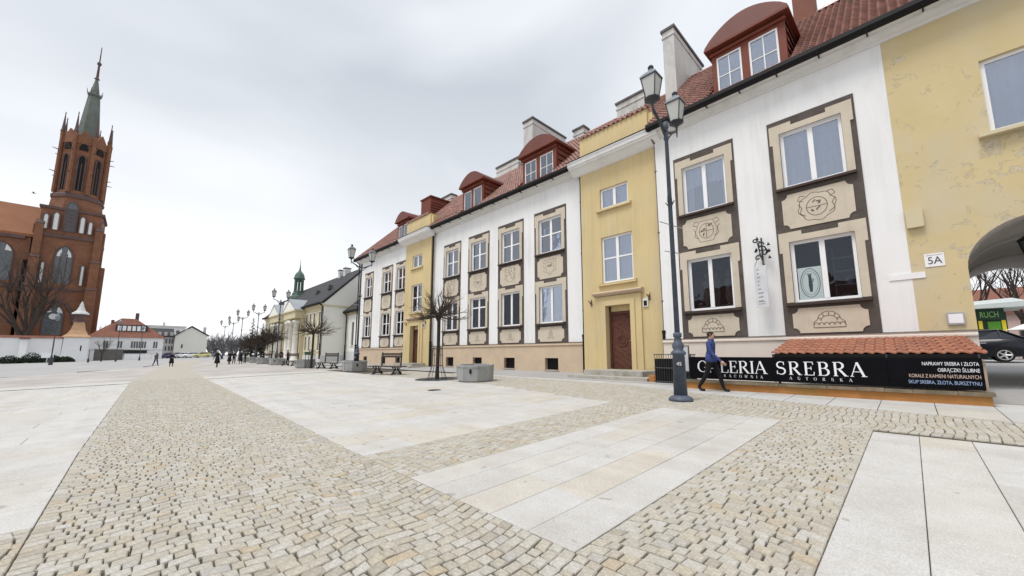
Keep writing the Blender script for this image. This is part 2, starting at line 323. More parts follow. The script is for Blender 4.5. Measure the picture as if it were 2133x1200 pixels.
M['cream'] = mat('cream_sgraffito', (.57,.50,.40), .9, .06, 2.0, .1, 30, stain=(.46,.40,.33), stain_amt=.5, stain_scale=1.4, streak=.08)
M['line'] = mat('incised_line', (.15,.12,.10), .9, .1, 5)
M['pvc'] = mat('white_frame', (.82,.82,.82), .4, .02, 3, spec=.5)
M['sill'] = mat('dark_brown_sill', (.055,.036,.03), .55, .15, 4)
M['glass'] = glass_mat('window_glass', (.80,.83,.88), .17); M['glass_low'] = glass_mat('shop_glass', (.62,.65,.70), .0)
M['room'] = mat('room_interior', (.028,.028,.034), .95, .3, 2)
M['curtain'] = mat('net_curtain', (.62,.63,.66), .95, .06, 6); M['curtain2'] = mat('lace_curtain', (.74,.73,.74), .95, .1, 12)
M['curtain3'] = mat('grey_net_curtain', (.30,.31,.33), .95, .08, 6)
M['tile'] = mat('clay_roof_tile', (.33,.165,.125), .30, .25, 4, .2, 30, spec=.6, rnd=('obj',[(.62,.58,.58),(.95,.92,.9),(1.2,1.15,1.15),(.78,.68,.66),(1.0,1.0,1.0),(.7,.68,.62)]))
M['tile_i'] = mat('clay_roof_tile_field', (.33,.165,.125), .30, .25, 4, .2, 30, spec=.6, rnd=('isl',[(.62,.58,.58),(.95,.92,.9),(1.2,1.15,1.15),(.78,.68,.66),(1.0,1.0,1.0),(.7,.68,.62)]))
M['awn_tile'] = mat('orange_canopy_tile', (.30,.115,.062), .5, .16, 5, .15, 30, spec=.5, rnd=('obj',[(.85,.8,.8),(1,1,1),(1.12,1.08,1),(.95,.85,.8)]))
M['red'] = mat('red_painted_wood', (.165,.042,.024), .6, .15, 3, .1, 30)
M['redroof'] = mat('red_sheet_roof', (.145,.042,.030), .5, .14, 2, spec=.4)
M['gutter'] = mat('black_gutter', (.012,.011,.011), .55, .2, 3, spec=.15)
M['pipe'] = mat('brown_downpipe', (.16,.11,.09), .5, .15, 3)
M['chim'] = mat('weathered_chimney_render', (.55,.545,.52), .92, .08, 1.2, .2, 20, stain=(.20,.19,.18), stain_amt=.6, stain_scale=1.1, stretch=.35)
M['capst'] = mat('dark_flashing', (.10,.09,.085), .6, .2, 3)
M['soffit'] = mat('cornice_render', (.70,.69,.67), .9, .05, 1, stain=(.42,.40,.37), stain_amt=.5, stain_scale=.9)
M['iron'] = mat('dark_cast_iron', (.030,.034,.042), .45, .2, 5, spec=.5)
M['post'] = mat('blue_grey_lamp_paint', (.075,.092,.125), .5, .2, 5, .05, 40, spec=.4)
M['lglass'] = mat('milky_lantern_glass', (.48,.49,.46), .35, .05, 2, spec=.5)
M['lcap'] = mat('lantern_cap_zinc', (.20,.215,.24), .5, .12, 5, metal=.3)
M['wood'] = mat('bench_wood', (.075,.058,.047), .75, .25, 6, .2, 30, stretch=1)
M['conc'] = mat('planter_concrete', (.33,.335,.33), .9, .12, 3, .3, 35, stain=(.17,.17,.165), stain_amt=.6, stain_scale=1.6)
M['soil'] = mat('dark_soil', (.05,.04,.03), .95, .3, 8)
M['bark'] = mat('dark_bark', (.045,.036,.030), .95, .3, 8)
M['twig'] = mat('winter_twigs', (.065,.050,.042), .95, .3, 4)
M['door'] = mat('carved_oak_door', (.105,.040,.026), .65, .25, 6, .25, 30)
M['step'] = mat('worn_stone_step', (.40,.38,.34), .9, .15, 3, .3, 25, stain=(.16,.15,.10), stain_amt=.7, stain_scale=2)
M['black'] = mat('black_sign_board', (.005,.005,.007), .6, .2, 2, spec=.06)
M['lett'] = mat('silver_letter_print', (.80,.80,.82), .5, .03, 5)
M['lett_b'] = mat('pale_blue_print', (.30,.40,.60), .5, .03, 5); M['lett_p'] = mat('pale_pink_print', (.60,.45,.38), .5, .03, 5)
M['ledge'] = mat('mossy_ledge_stone', (.20,.16,.11), .95, .3, 4, .4, 30, stain=(.09,.085,.04), stain_amt=.8, stain_scale=2.5)
M['brickbase'] = mat('ochre_plinth', (.42,.19,.06), .85, .2, 2.5, .3, 25, stain=(.25,.20,.06), stain_amt=.7, stain_scale=1.2)
M['plate'] = mat('enamel_plate', (.80,.80,.80), .35, .02, 2, spec=.5); M['ink'] = mat('dark_ink', (.05,.055,.075), .6, .05, 2)
M['steelbox'] = mat('galvanised_box', (.42,.43,.46), .45, .12, 5, metal=.5)
M['vault'] = mat('grey_vault_render', (.60,.57,.53), .92, .1, 1.2, .1, 25)
M['church'] = brick_mat('church_brick', (.235,.10,.046), (.20,.08,.038), (.16,.095,.07), 1.0, 1.2, .6, .06)
M['church_d'] = mat('church_dark_stone', (.115,.075,.07), .9, .2, .6)
M['church_roof'] = mat('church_tile_roof', (.235,.10,.05), .8, .12, .25)
M['spire'] = mat('weathered_copper_spire', (.12,.135,.12), .7, .2, .5)
M['niche'] = mat('white_niche_plaster', (.68,.68,.67), .9, .04, 1)
M['cglass'] = mat('leaded_glass', (.085,.095,.105), .25, .3, 1.5, spec=.6)
M['copper'] = mat('copper_bell_roof', (.48,.29,.17), .6, .15, 1)
M['wallwhite'] = mat('whitewashed_wall', (.76,.765,.77), .92, .04, .3, stain=(.55,.55,.55), stain_amt=.4, stain_scale=.25)
M['rooft'] = mat('red_tile_roof_far', (.21,.09,.062), .8, .15, .5); M['roofd'] = mat('dark_slate_roof', (.040,.041,.045), .75, .25, .8, .1, 8)
M['zinc'] = mat('zinc_sheet', (.34,.36,.38), .5, .12, .6, metal=.3); M['patina'] = mat('green_copper_patina', (.085,.125,.105), .7, .2, 1.2)
M['hcream'] = mat('pale_cream_render', (.78,.77,.71), .92, .03, .3); M['hyellow'] = mat('pale_yellow_render', (.60,.53,.36), .92, .05, .3)
M['hgrey'] = mat('grey_render', (.58,.58,.57), .92, .05, .3); M['darkwall'] = mat('dark_boarding', (.13,.12,.115), .9, .15, .6)
M['green'] = mat('green_panel', (.10,.30,.03), .5, .08, 2); M['dgreen'] = mat('dark_green_fascia', (.018,.045,.03), .5, .1, 2)
M['lime'] = mat('lime_lettering', (.28,.52,.14), .5, .02, 2); M['yel'] = mat('yellow_panel', (.75,.62,.04), .5, .05, 2); M['kroof'] = mat('kiosk_roof', (.52,.57,.55), .5, .06, 2)
M['carblack'] = mat('black_car_paint', (.006,.007,.012), .3, .1, 2, spec=.3, coat=.25); M['carglass'] = mat('car_glass', (.03,.035,.045), .06, .1, 2, spec=.5)
M['tyre'] = mat('tyre_rubber', (.015,.015,.015), .9, .1, 4); M['rim'] = mat('alloy_rim', (.62,.63,.65), .35, .05, 3, metal=.5); M['lampred'] = mat('tail_lamp', (.45,.03,.03), .2, .05, 3, spec=.7)
M['skin'] = mat('skin', (.50,.31,.23), .6, .05, 5); M['hair'] = mat('brown_hair', (.04,.028,.02), .8, .2, 12)
M['bluecoat'] = mat('blue_jacket', (.045,.065,.19), .9, .45, 7, .9, 14); M['jeans'] = mat('dark_jeans', (.030,.040,.095), .9, .2, 8, .15, 40)
M['blackcoat'] = mat('black_coat', (.010,.010,.012), .9, .3, 5); M['shoe'] = mat('black_shoe', (.012,.011,.011), .5, .1, 5); M['greycoat'] = mat('grey_coat', (.10,.10,.11), .9, .2, 5)
M['juniper'] = mat('juniper_foliage', (.022,.034,.018), .9, .35, 3)
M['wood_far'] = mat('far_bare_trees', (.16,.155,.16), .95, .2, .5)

# ------------------------------------------------------------------ ground and paving
g = MB(); XS = (-2500, 600); prof = [(-2500,gz(-40)),(-40,gz(-40)),(42,gz(42)),(2500,gz(42))]
for (ya,za),(yb,zb) in zip(prof, prof[1:]): g.quad((XS[0],ya,za-.06),(XS[1],ya,za-.06),(XS[1],yb,zb-.06),(XS[0],yb,zb-.06))
g.build('ground', M['asphalt'], kind='structure')
TILT = math.atan(SLOPE)
def yl(x): return -.58 + max(0.0, -10 - x) * .018          # left and right edges of the long sett strip
def yr(x): return 2.66 + max(0.0, -6 - x) * .0245
def ytop(x): return 9.80 if x > -6.2 else (9.86 + (-6.2 - x) * .2 if x > -13 else 11.22)
def ywalk(x):                                                # front edge of the narrow walkway by the houses
    P = [(6,11.5),(1.33,12.11),(-.93,12.53),(-2.95,12.84),(-5.97,13.5),(-8.4,14.3),(-14,14.6),(-60,14.6)]
    for (xa,ya),(xb,yb) in zip(P,P[1:]):
        if xb <= x <= xa: return ya + (yb-ya)*(x-xa)/(xb-xa)
    return 12
XFAR = -34.0
bed = MB(); bed.quad((XFAR,-9,-.022),(6,-9,-.022),(6,14.7,-.022),(XFAR,14.7,-.022))
plaza = bed.build('plaza_paving', M['bed'], kind='structure'); plaza.rotation_euler = (TILT,0,0)
# far continuation, laid as sheets
fs = MB(); fs.add([(x,y,-.012) for x,y in [(XFAR,-9),(XFAR,14.7),(-120,14.7),(-95,9),(-90,4),(-70,.9),(-58,-4),(-50,-9)]], [tuple(range(7,-1,-1))])
o = fs.build('far_slab_paving', M['slab_far'], kind='structure'); o.rotation_euler = (TILT,0,0)
fc = MB(); fc.add([(x,y,-.006) for x,y in [(XFAR,yl(XFAR)),(-44,.45),(-72,2.75),(-86,3.9),(-120,6.5),(-120,11),(-88,8.2),(-66.5,5.25),(-52.8,4.03),(XFAR,yr(XFAR))]], [tuple(range(10))])
o = fc.build('far_sett_path', M['sett_far'], kind='structure'); o.rotation_euler = (TILT,0,0)
for nm,(xa,ya),(xb,yb) in (('kerb',(-50,-9.2),(-58,-4.1)),('kerb',(-58,-4.1),(-70,.75)),('kerb',(-70,.75),(-90,3.95))):
    l = sqrt((xb-xa)**2+(yb-ya)**2); k = MB().box(0,l,-.12,.12,-.05,.05).build('road_kerb', M['asphalt'] if 0 else M['darkwall'], kind='structure'); k.rotation_euler = (0,0,atan2(yb-ya,xb-xa)); k.location = (xa,ya,gz(ya)-.01)

def sett(corners, top, jz):
    """one granite sett from 4 corners (x,y)"""
    cx = sum(p[0] for p in corners)/4; cy = sum(p[1] for p in corners)/4
    def ins(k): return [(cx+(p[0]-cx)*k, cy+(p[1]-cy)*k) for p in corners]
    V = [(x,y,-.03) for x,y in ins(.95)] + [(x,y,-.005+t) for (x,y),t in zip(ins(.91),jz)] + [(x,y,top+t) for (x,y),t in zip(ins(.79),jz)]
    F = [(8,9,10,11)] + [(i,(i+1)%4,4+(i+1)%4,4+i) for i in range(4)] + [(4+i,4+(i+1)%4,8+(i+1)%4,8+i) for i in range(4)]
    return V, F
rs = random.Random(3)
setts = []
def lay_setts(a0, a1, lo, hi, cs=.122, cross=False, arc=.09, period=1.08, sw=.128):
    """courses of setts stepping along a from a0 to a1, each course running across between lo(a) and hi(a)"""
    n_c = max(1, round((a1-a0)/cs)); cs = (a1-a0)/n_c
    def warp(i, u):
        a = a0 + i*cs; b = lo(a) + (hi(a)-lo(a))*u
        if 0 < i < n_c:
            a += arc*(abs(sin(pi*(b-lo(a))/period))-.5) + .035*sin(1.9*b+.7*a+1.3) + .02*sin(4.3*b-1.1*a)
        return min(max(a,a0),a1), b
    for i in range(n_c):
        w = hi(a0+i*cs) - lo(a0+i*cs)
        if w < .12: continue
        n = max(2, round(w/sw)); us = [0.0]
        for k in range(1, n):
            c = (k + rs.uniform(-.32,.32) + (.5 if i%2 else 0))/n
            if c - us[-1] > .55/n and c < 1-.45/n: us.append(c)
        us.append(1.0)
        for u0, u1 in zip(us, us[1:]):
            cor = []
            for (ii, u) in ((i,u0),(i+1,u0),(i+1,u1),(i,u1)):
                a, b = warp(ii, u)
                if u not in (0.0,1.0): b += rs.uniform(-.010,.010)
                if 0 < ii < n_c: a += rs.uniform(-.010,.010)
                cor.append((b,a) if cross else (a,b))
            if cross: cor = [cor[0],cor[3],cor[2],cor[1]]
            setts.append((cor, rs.uniform(.0,.005), [rs.uniform(-.002,.002) for _ in range(4)]))
lay_setts(XFAR, 2.2, yl, yr)
for (xa,xb,ya,yb) in ((-6.1,-4.64,2.66,9.8),(-6.1,-4.64,-7.0,-.58),(-2.03,-.63,2.66,9.8)):
    lay_setts(ya, yb, lambda a, q=xa: q, lambda a, q=xb: q, cross=True, arc=.07, period=1.4)
lay_setts(-26, 5.5, lambda x: ytop(x), lambda x: ywalk(x), cs=.126, arc=.05, period=1.1)
rank = []
for s in setts:
    cx = sum(p[0] for p in s[0])/4; cy = sum(p[1] for p in s[0])/4
    q = to_px(cx, cy, gz(cy)); inview = q and -10 < q[0] < 2143 and q[1] < 1210
    rank.append((q[2] if inview else 999, s))
rank.sort(key=lambda t: t[0])
for d, s in rank[:300]:
    cx = sum(p[0] for p in s[0])/4; cy = sum(p[1] for p in s[0])/4
    V, F = sett([(p[0]-cx,p[1]-cy) for p in s[0]], s[1], s[2]); mb = MB().add(V,F)
    mb.build('sett', M['sett'], plaza, loc=(cx,cy,0))
mb = MB()
for d, s in rank[300:]:
    V, F = sett(s[0], s[1], s[2]); mb.add(V, F)
mb.build('sett_field', M['sett_i'], plaza, kind='stuff')

# granite slabs, each its own piece; rows run towards the houses
slab_cache = {}
def slab_mesh(w, l):
    key = (round(w,3), round(l,3))
    if key not in slab_cache:
        a, b = w/2-.0035, l/2-.003; c = .005
        V = [(sx*a,sy*b,-.03) for sx,sy in ((-1,-1),(1,-1),(1,1),(-1,1))] + [(sx*a,sy*b,-.003) for sx,sy in ((-1,-1),(1,-1),(1,1),(-1,1))] + [(sx*(a-c),sy*(b-c),.002) for sx,sy in ((-1,-1),(1,-1),(1,1),(-1,1))]
        F = [(8,9,10,11)] + [(i,(i+1)%4,4+(i+1)%4,4+i) for i in range(4)] + [(4+i,4+(i+1)%4,8+(i+1)%4,8+i) for i in range(4)]
        slab_cache[key] = MB().add(V,F).mesh('slab', M['slab'])
    return slab_cache[key]
slabs = []
def lay_slabs(x0, x1, lo, hi, w=.55, L=(1.1,1.65,2.2), along='y'):
    n = max(1, round((x1-x0)/w)); ww = (x1-x0)/n
    for i in range(n):
        xa = x0 + i*ww; xm = xa + ww/2; y = lo(xm); y1 = hi(xm); first = True
        while y < y1 - .05:
            l = rs.choice(L) * (rs.choice((.35,.6,1)) if first else 1); first = False
            if y1 - (y+l) < .35: l = y1 - y
            slabs.append((xm, y+l/2, ww, l)); y += l
lay_slabs(-4.64, -2.03, lambda x: 2.66, lambda x: 9.78, .55)
lay_slabs(-.63, 2.8, lambda x: 2.66, lambda x: 9.55, .55, (1.65,2.2,2.75))
lay_slabs(XFAR, -6.1, yr, ytop, .82, (1.65,2.2,2.75))
lay_slabs(XFAR, -6.1, lambda x: -8.6, yl, .82, (1.65,2.2,2.75))
lay_slabs(-4.64, 2.0, lambda x: -4.0, lambda x: -.58, .82, (1.65,2.2))
rank = []
for s in slabs:
    q = to_px(s[0], s[1], gz(s[1])); inview = q and -80 < q[0] < 2213 and q[1] < 1300
    rank.append((q[2]/sqrt(s[2]*s[3]) if inview else 999, s))
rank.sort(key=lambda t: t[0])
for d, (x,y,w,l) in rank[:300]:
    o = put('slab', slab_mesh(w,l), plaza, loc=(x,y,rs.uniform(-.002,.002))); o.rotation_euler = (rs.uniform(-.0012,.0012), rs.uniform(-.002,.002), 0)
mb = MB()
for d, (x,y,w,l) in rank[300:]:
    me = slab_mesh(w,l); mb.add([(v.co.x+x,v.co.y+y,v.co.z) for v in me.vertices], [tuple(p.vertices) for p in me.polygons])
mb.build('slab_field', M['slab_i'], plaza, kind='stuff')
# walkway of larger grey slabs along the house fronts
wk = MB()
xs = [5.0 - .95*i for i in range(28)]
walk = MB().quad((-40,12,-.035),(6,11.2,-.035),(6,19,-.035),(-40,19,-.035)).build('house_walkway', M['bed'], kind='structure'); walk.rotation_euler = (TILT,0,0)
for xa, xb in zip(xs, xs[1:]):
    ya, yb = ywalk(xa), ywalk(xb); g = .008
    for (u0,u1) in ((0,.5),(.5,1)):
        def yy(y, u): return y + (15.2-y)*u
        V = [(xb+g,yy(yb,u0)+g),(xa-g,yy(ya,u0)+g),(xa-g,yy(ya,u1)-g),(xb+g,yy(yb,u1)-g)]
        cx = sum(p[0] for p in V)/4; cy = sum(p[1] for p in V)/4
        MB().prism([(p[0]-cx,p[1]-cy) for p in V], 'z', -.028, .002).build('slab', M['walk'], walk, loc=(cx,cy,rs.uniform(-.003,.003)))
apr = MB().quad((-52,15.2,.006),(6,15.2,.006),(6,19.5,.006),(-52,19.5,.006)).build('house_apron', M['asphalt'], kind='structure'); apr.rotation_euler = (TILT,0,0)
for (ya,yb) in ((-8.6,yl(-31.2)-.02),(yr(-31.2)+.02,11.2)):
    o = MB().box(-.10,.10,ya,yb,-.03,.005); n = int((yb-ya)/.5)
    for i in range(n): o.box(-.06,.06,ya+i*.5+.02,ya+i*.5+.46,.0051,.012)
    o = o.build('slot_drain', M['gutter'], kind='structure', loc=(-31.2,0,0)); o.rotation_euler = (TILT,0,0)
# manhole cover and tree grate
def disc(name, x, y, r, mt, label, cat, h=.012):
    m = MB(); m.lathe([(r,-.02),(r,h-.003),(r-.012,h),(r*.86,h),(r*.85,h-.006),(r*.2,h-.006),(r*.18,h)], n=28)
    for k in range(10): 
        t = k*pi/5; m.path([(r*.22*cos(t),r*.22*sin(t),h-.002),(r*.84*cos(t),r*.84*sin(t),h-.002)], .012, 4)
    o = m.build(name, mt, loc=(x,y,gz(y))); o.rotation_euler = (TILT,0,0); return tag(o, label, cat)
disc('manhole_cover', -13.2, 8.5, .26, M['iron'], 'small round iron manhole cover set in the pale slabs', 'manhole cover')

# ------------------------------------------------------------------ house front kit (local x along front, y into house, z up)
ZM = 2.32; CT = 11.32              # string course, top of the brown window columns
WU = (8.36, 10.72); WL = (3.66, 6.10)
def window(par, x0, x1, z0, z1, style='two', sill=True, glass='glass', curtain='net', sill_mat='sill', dep=.12, rng=None, name='window'):
    """frame mesh (part) with panes, sill, curtain and the dark room behind as sub-parts"""
    fw = .11; f = MB(); y0, y1 = dep, dep+.09
    f.box(x0,x1,y0,y1,z0,z0+fw); f.box(x0,x1,y0,y1,z1-fw,z1); f.box(x0,x0+fw,y0,y1,z0+fw,z1-fw); f.box(x1-fw,x1,y0,y1,z0+fw,z1-fw)
    xm = (x0+x1)/2; f.box(xm-.085,xm+.085,y0-.012,y1,z0+fw,z1-fw)
    zs = [z0+fw, z1-fw]
    if style == 'cross': zt = z0+(z1-z0)*.53; zs = [z0+fw, zt-.04, zt+.04, z1-fw]
    if style == 'vent': zt = z0+(z1-z0)*.68; zs = [z0+fw, zt-.05, zt+.05, z1-fw]
    o = f.build(name, M['pvc'], par)
    for k, (a, b) in enumerate(((x0+fw,xm-.085),(xm+.085,x1-fw))):
        for j in range(0, len(zs), 2):
            if j and len(zs) > 2: MB().box(a,b,y0-.006,y1,zs[1],zs[2]).build('glazing_bar', M['pvc'], o)
            MB().box(a,b,y0+.03,y0+.042,zs[j],zs[j+1]).build('pane', M[glass], o)
    if sill: MB().prism([(-.20,z0-.13),(.05,z0-.13),(.05,z0-.001),(dep-.005,z0-.001),(dep-.005,z0+.012),(-.20,z0-.04)],'x',x0-.27,x1+.27).build('sill', M[sill_mat], o)
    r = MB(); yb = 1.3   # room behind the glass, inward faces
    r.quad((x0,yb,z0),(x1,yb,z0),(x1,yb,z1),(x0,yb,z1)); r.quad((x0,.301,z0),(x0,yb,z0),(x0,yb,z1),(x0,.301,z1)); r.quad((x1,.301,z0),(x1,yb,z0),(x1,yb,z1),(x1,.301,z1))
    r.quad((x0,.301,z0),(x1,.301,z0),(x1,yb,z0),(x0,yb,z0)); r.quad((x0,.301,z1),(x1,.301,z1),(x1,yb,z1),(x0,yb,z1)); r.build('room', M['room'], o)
    if curtain:
        rg = rng or random
        cm = M['curtain2'] if curtain == 'lace' else M['curtain']
        def drape(a, b, lo, hi, yy, sag=0):
            c = MB(); n = 26
            for i in range(n):
                xa, xb = a+(b-a)*i/n, a+(b-a)*(i+1)/n
                ya, yb2 = yy+.03*sin(i*1.9)+.015*sin(i*.7), yy+.03*sin((i+1)*1.9)+.015*sin((i+1)*.7)
                la, lb = lo+sag*sin(pi*i/n), lo+sag*sin(pi*(i+1)/n)
                c.quad((xa,ya,la),(xb,yb2,lb),(xb,yb2,hi),(xa,ya,hi))
            c.build('curtain', cm, o, smooth=True)
        if curtain == 'net': drape(x0+.05,x1-.05,z0+.05,z1-.03,.37)
        elif curtain == 'lace':
            drape(x0+.05,x1-.05,z0+(z1-z0)*.55,z1-.03,.36,.12); drape(x0+.05,x0+.35,z0+.05,z1-.03,.42); drape(x1-.3,x1-.05,z0+.05,z1-.03,.42)
        elif curtain == 'side': drape(x0+.05,x0+(x1-x0)*.3,z0+.05,z1-.03,.4); drape(x1-(x1-x0)*.25,x1-.05,z0+.05,z1-.03,.4)
        elif curtain == 'half': drape(x0+.05,xm,z0+.05,z1-.03,.38)
    return o
def emblem(par, cx, cz, w, h, kind, seed, y):
    """incised heraldic drawing, built from flat lines"""
    r = random.Random(seed); m = MB(); t = .025; yy = [y]
    def R(p, wd=t, closed=False): yy[0] -= .0006; m.ribbon([(cx+a*w/2, cz+b*h/2) for a,b in p], wd, yy[0], closed)
    def ell(a, b, u0=0, v0=0, n=26, wob=0, k=6, s=0, e=2*pi): return [(u0+a*(1+wob*sin(k*(s+(e-s)*i/n)))*cos(s+(e-s)*i/n), v0+b*(1+wob*sin(k*(s+(e-s)*i/n)))*sin(s+(e-s)*i/n)) for i in range(n+(0 if e-s > 6.2 else 1))]
    if kind == 'arms':
        sty = seed % 4
        if sty == 0:
            R(ell(.98,.95,wob=.05,k=8,n=48), closed=True); R(ell(.55,.62), closed=True); R([(-.54,0),(.54,0)]); 
        elif sty == 1:
            R([(-.55,.55),(-.6,-.1),(-.35,-.6),(0,-.85),(.35,-.6),(.6,-.1),(.55,.55)], closed=True); R([(-.55,.62),(-.6,.98),(-.3,.75),(0,1.0),(.3,.75),(.6,.98),(.55,.62)]); R([(-.45,.1),(.5,.1)])
        elif sty == 2:
            R([(-.85,0),(-.5,.85),(.5,.85),(.85,0),(.5,-.85),(-.5,-.85)], closed=True); R(ell(.55,.6), closed=True); R([(-.55,0),(.55,0)]); R([(0,-.6),(0,.6)])
        else:
            R(ell(.62,.72,v0=-.1,n=40,wob=.06,k=5), closed=True); R(ell(.28,.3,v0=.72), closed=True); R([(-.6,.4),(-.85,.7),(-.5,.75)]); R([(.6,.4),(.85,.7),(.5,.75)])
        # charge inside: a small beast or tower drawn with strokes
        for k in range(5):
            a, b = r.uniform(-.35,.35), r.uniform(-.4,.35); R([(a,b),(a+r.uniform(-.2,.2),b+r.uniform(.05,.2)),(a+r.uniform(-.15,.2),b+r.uniform(.1,.25))], t*r.uniform(1.2,2.6))
        for s_ in (-1,1):
            R([(s_*.62,-.55),(s_*.92,-.3),(s_*.8,.05),(s_*.98,.35)], t*.9); R([(s_*.7,.5),(s_*1.0,.62),(s_*.85,.9),(s_*.6,.85)], t*.9)
    elif kind == 'shell':
        R([(-.98,-.9),(-.95,-.25),(-.72,0),(-.6,.5),(-.3,.88),(0,.98),(.3,.88),(.6,.5),(.72,0),(.95,-.25),(.98,-.9)])
        R(ell(.5,.62,v0=-.15,s=0,e=pi,n=14)); 
        for k in range(6): u = -.8+k*.32; R(ell(.15,.28,u0=u,v0=-.62,n=10,s=0,e=pi)); 
        for k in range(5): a = .35+k*.6; R([(cos(a)*.5,-.15+sin(a)*.62),(cos(a)*.72,-.1+sin(a)*.95)])
        R([(-.98,-.92),(.98,-.92)])
    else:
        R([(-.7,-.8),(-.4,-.2),(-.55,.2),(-.2,.5),(0,.95),(.2,.5),(.55,.2),(.4,-.2),(.7,-.8)]); R(ell(.22,.25,v0=.1,n=12), closed=True)
        R([(-.9,-.7),(-.5,-.95),(0,-.6),(.5,-.95),(.9,-.7)]); R([(0,-.55),(0,-.15)], t*2)
    m.build('emblem', M['line'], par)
def notched(x0, x1, z0, z1, r):
    """panel outline with scooped corners"""
    P = []
    for cx, cz, a0 in ((x0,z0,90),(x1,z0,180),(x1,z1,270),(x0,z1,0)):
        arc = [(cx+r*cos(radians(a0-15*k)), cz+r*sin(radians(a0-15*k))) for k in range(7)]
        P += arc
    return P
def column(par, x0, w, seed, styles=('cross','cross'), curtains=('net','net'), glass=('glass','glass'), rng=None):
    """brown painted window column with two windows, cream surrounds and emblem panels"""
    ww = w*.705; a = x0+(w-ww)/2; b = a+ww; m = (w-ww)/2
    p = MB(); p.holed(x0,x0+w,ZM+.07,CT,[(a,b,WU[0],WU[1]),(a,b,WL[0],WL[1])],-.03,-.002); band = p.build('brown_window_band', M['brown'], par)
    for (z0,z1) in (WU,WL):
        s = MB(); ya, yb = -.055,-.031; k = min(.25,m*.62); e = m*.84
        s.box(a-k,a-.012,ya,yb,z0+.01,z1-.42); s.box(b+.012,b+k,ya,yb,z0+.01,z1-.42)
        s.box(a-e,a-.012,ya,yb,z1-.419,z1); s.box(b+.012,b+e,ya,yb,z1-.419,z1)
        s.box(a-e,a+.42,ya,yb,z1+.001,z1+.40); s.box(b-.42,b+e,ya,yb,z1+.001,z1+.40); s.box(a+.421,b-.421,ya,yb,z1+.001,z1+.24)
        s.build('window_surround', M['cream'], band)
    for (z0,z1,kd) in ((6.62,8.04,'arms'),(2.46,3.42,'shell' if seed%2==0 else 'crest')):
        x_0, x_1 = x0+w*.105, x0+w*.895
        pn = MB().prism(notched(x_0,x_1,z0,z1,.2), 'y', -.058, -.031).build('emblem_panel', M['cream'], band)
        hh = (z1-z0)*(.82 if kd=='arms' else .66); emblem(band, (x_0+x_1)/2, (z0+z1)/2, hh*(1.0 if kd!='shell' else 1.5), hh, kd, seed, -.0595)
    holes = []
    for k, ((z0,z1),st,cu,gl) in enumerate(zip((WU,WL),styles,curtains,glass)):
        window(par, a, b, z0, z1, st, True, gl, cu, rng=rng); holes.append((a,b,z0,z1))
    return holes
def cornice(par, x0, x1, zt, out, mt='soffit', name='cornice'):
    P = [(.0,zt-.34),(-.06,zt-.33),(-.09,zt-.27),(-.2,zt-.22),(-out*.6,zt-.13),(-out*.68,zt-.12),(-out*.72,zt-.05),(-out,zt-.02),(-out,zt),(0,zt)]
    return MB().prism(P,'x',x0,x1).build(name, M[mt], par)
def gutter(par, x0, x1, y, z):
    y -= .05; P = [(y+(a-y)*1.55, z+(b-z)*1.5-.02) for a,b in [(y-.09,z+.16),(y-.10,z+.05),(y-.05,z-.03),(y+.05,z-.03),(y+.10,z+.05),(y+.09,z+.16),(y+.06,z+.16),(y+.06,z+.06),(y,z+.01),(y-.06,z+.06),(y-.06,z+.16)]]
    m = MB().prism(P,'x',x0,x1)
    n = int((x1-x0)/1.4)
    for i in range(n+1): xx = x0+.15+(x1-x0-.3)*i/max(1,n); m.box(xx-.02,xx+.02,y-.165,y+.3,z-.10,z-.068)
    return m.build('gutter', M['gutter'], par)
def downpipe(par, x, y, z0, z1, top=None, mt='pipe', r=.065):
    m = MB(); pts = [(x,y,z1),(x,y,z0)]
    if top: pts = [top,(top[0]+(x-top[0])*.15,top[1]+(y-top[1])*.15,top[2]-.12),(x,y,z1+.12)] + pts
    m.path(pts, r, 8); 
    for zz in (z0+(z1-z0)*k for k in (.3,.6,.88)): m.lathe([(r+.02,zz-.03),(r+.02,zz+.03)], x, y, 8)
    o = m.build('downpipe', M[mt], par)
    MB().lathe([(.1,z0-.2),(.1,z0+1.9),(.12,z0+1.95),(.12,z0+2.05),(.08,z0+2.08)], x, y, 10).build('cast_iron_shoe', M['gutter'], o)
    return o
RISE = .97
def tile_geo(w, l, amp=.065, lip=.10):
    """one pantile: rolls across x (0..w), runs up y (0..l); lower edge thick"""
    n = 6; V = []; F = []
    for j,(yy,zz) in enumerate(((0,lip),(l*1.06,.0))):
        for i in range(n+1): u = i/n; V.append((u*w*1.03, yy, zz+amp*(sin(2*pi*u)+.25*sin(4*pi*u))))
    for i in range(n+1): u = i/n; V.append((u*w*1.03, 0.004, .0+amp*(sin(2*pi*u)+.25*sin(4*pi*u))-.008))
    for i in range(n): F.append((i,i+1,n+1+i+1,n+1+i)); F.append((i,2*(n+1)+i,2*(n+1)+i+1,i+1))
    return V, F
def roof_frame(y0, z0, rise):
    """maps (x, distance up slope, lift) to local coordinates"""
    l = sqrt(1+rise*rise); cy, cz = 1/l, rise/l
    return lambda x, s, h: (x, y0+s*cy-h*cz, z0+s*cz+h*cy)
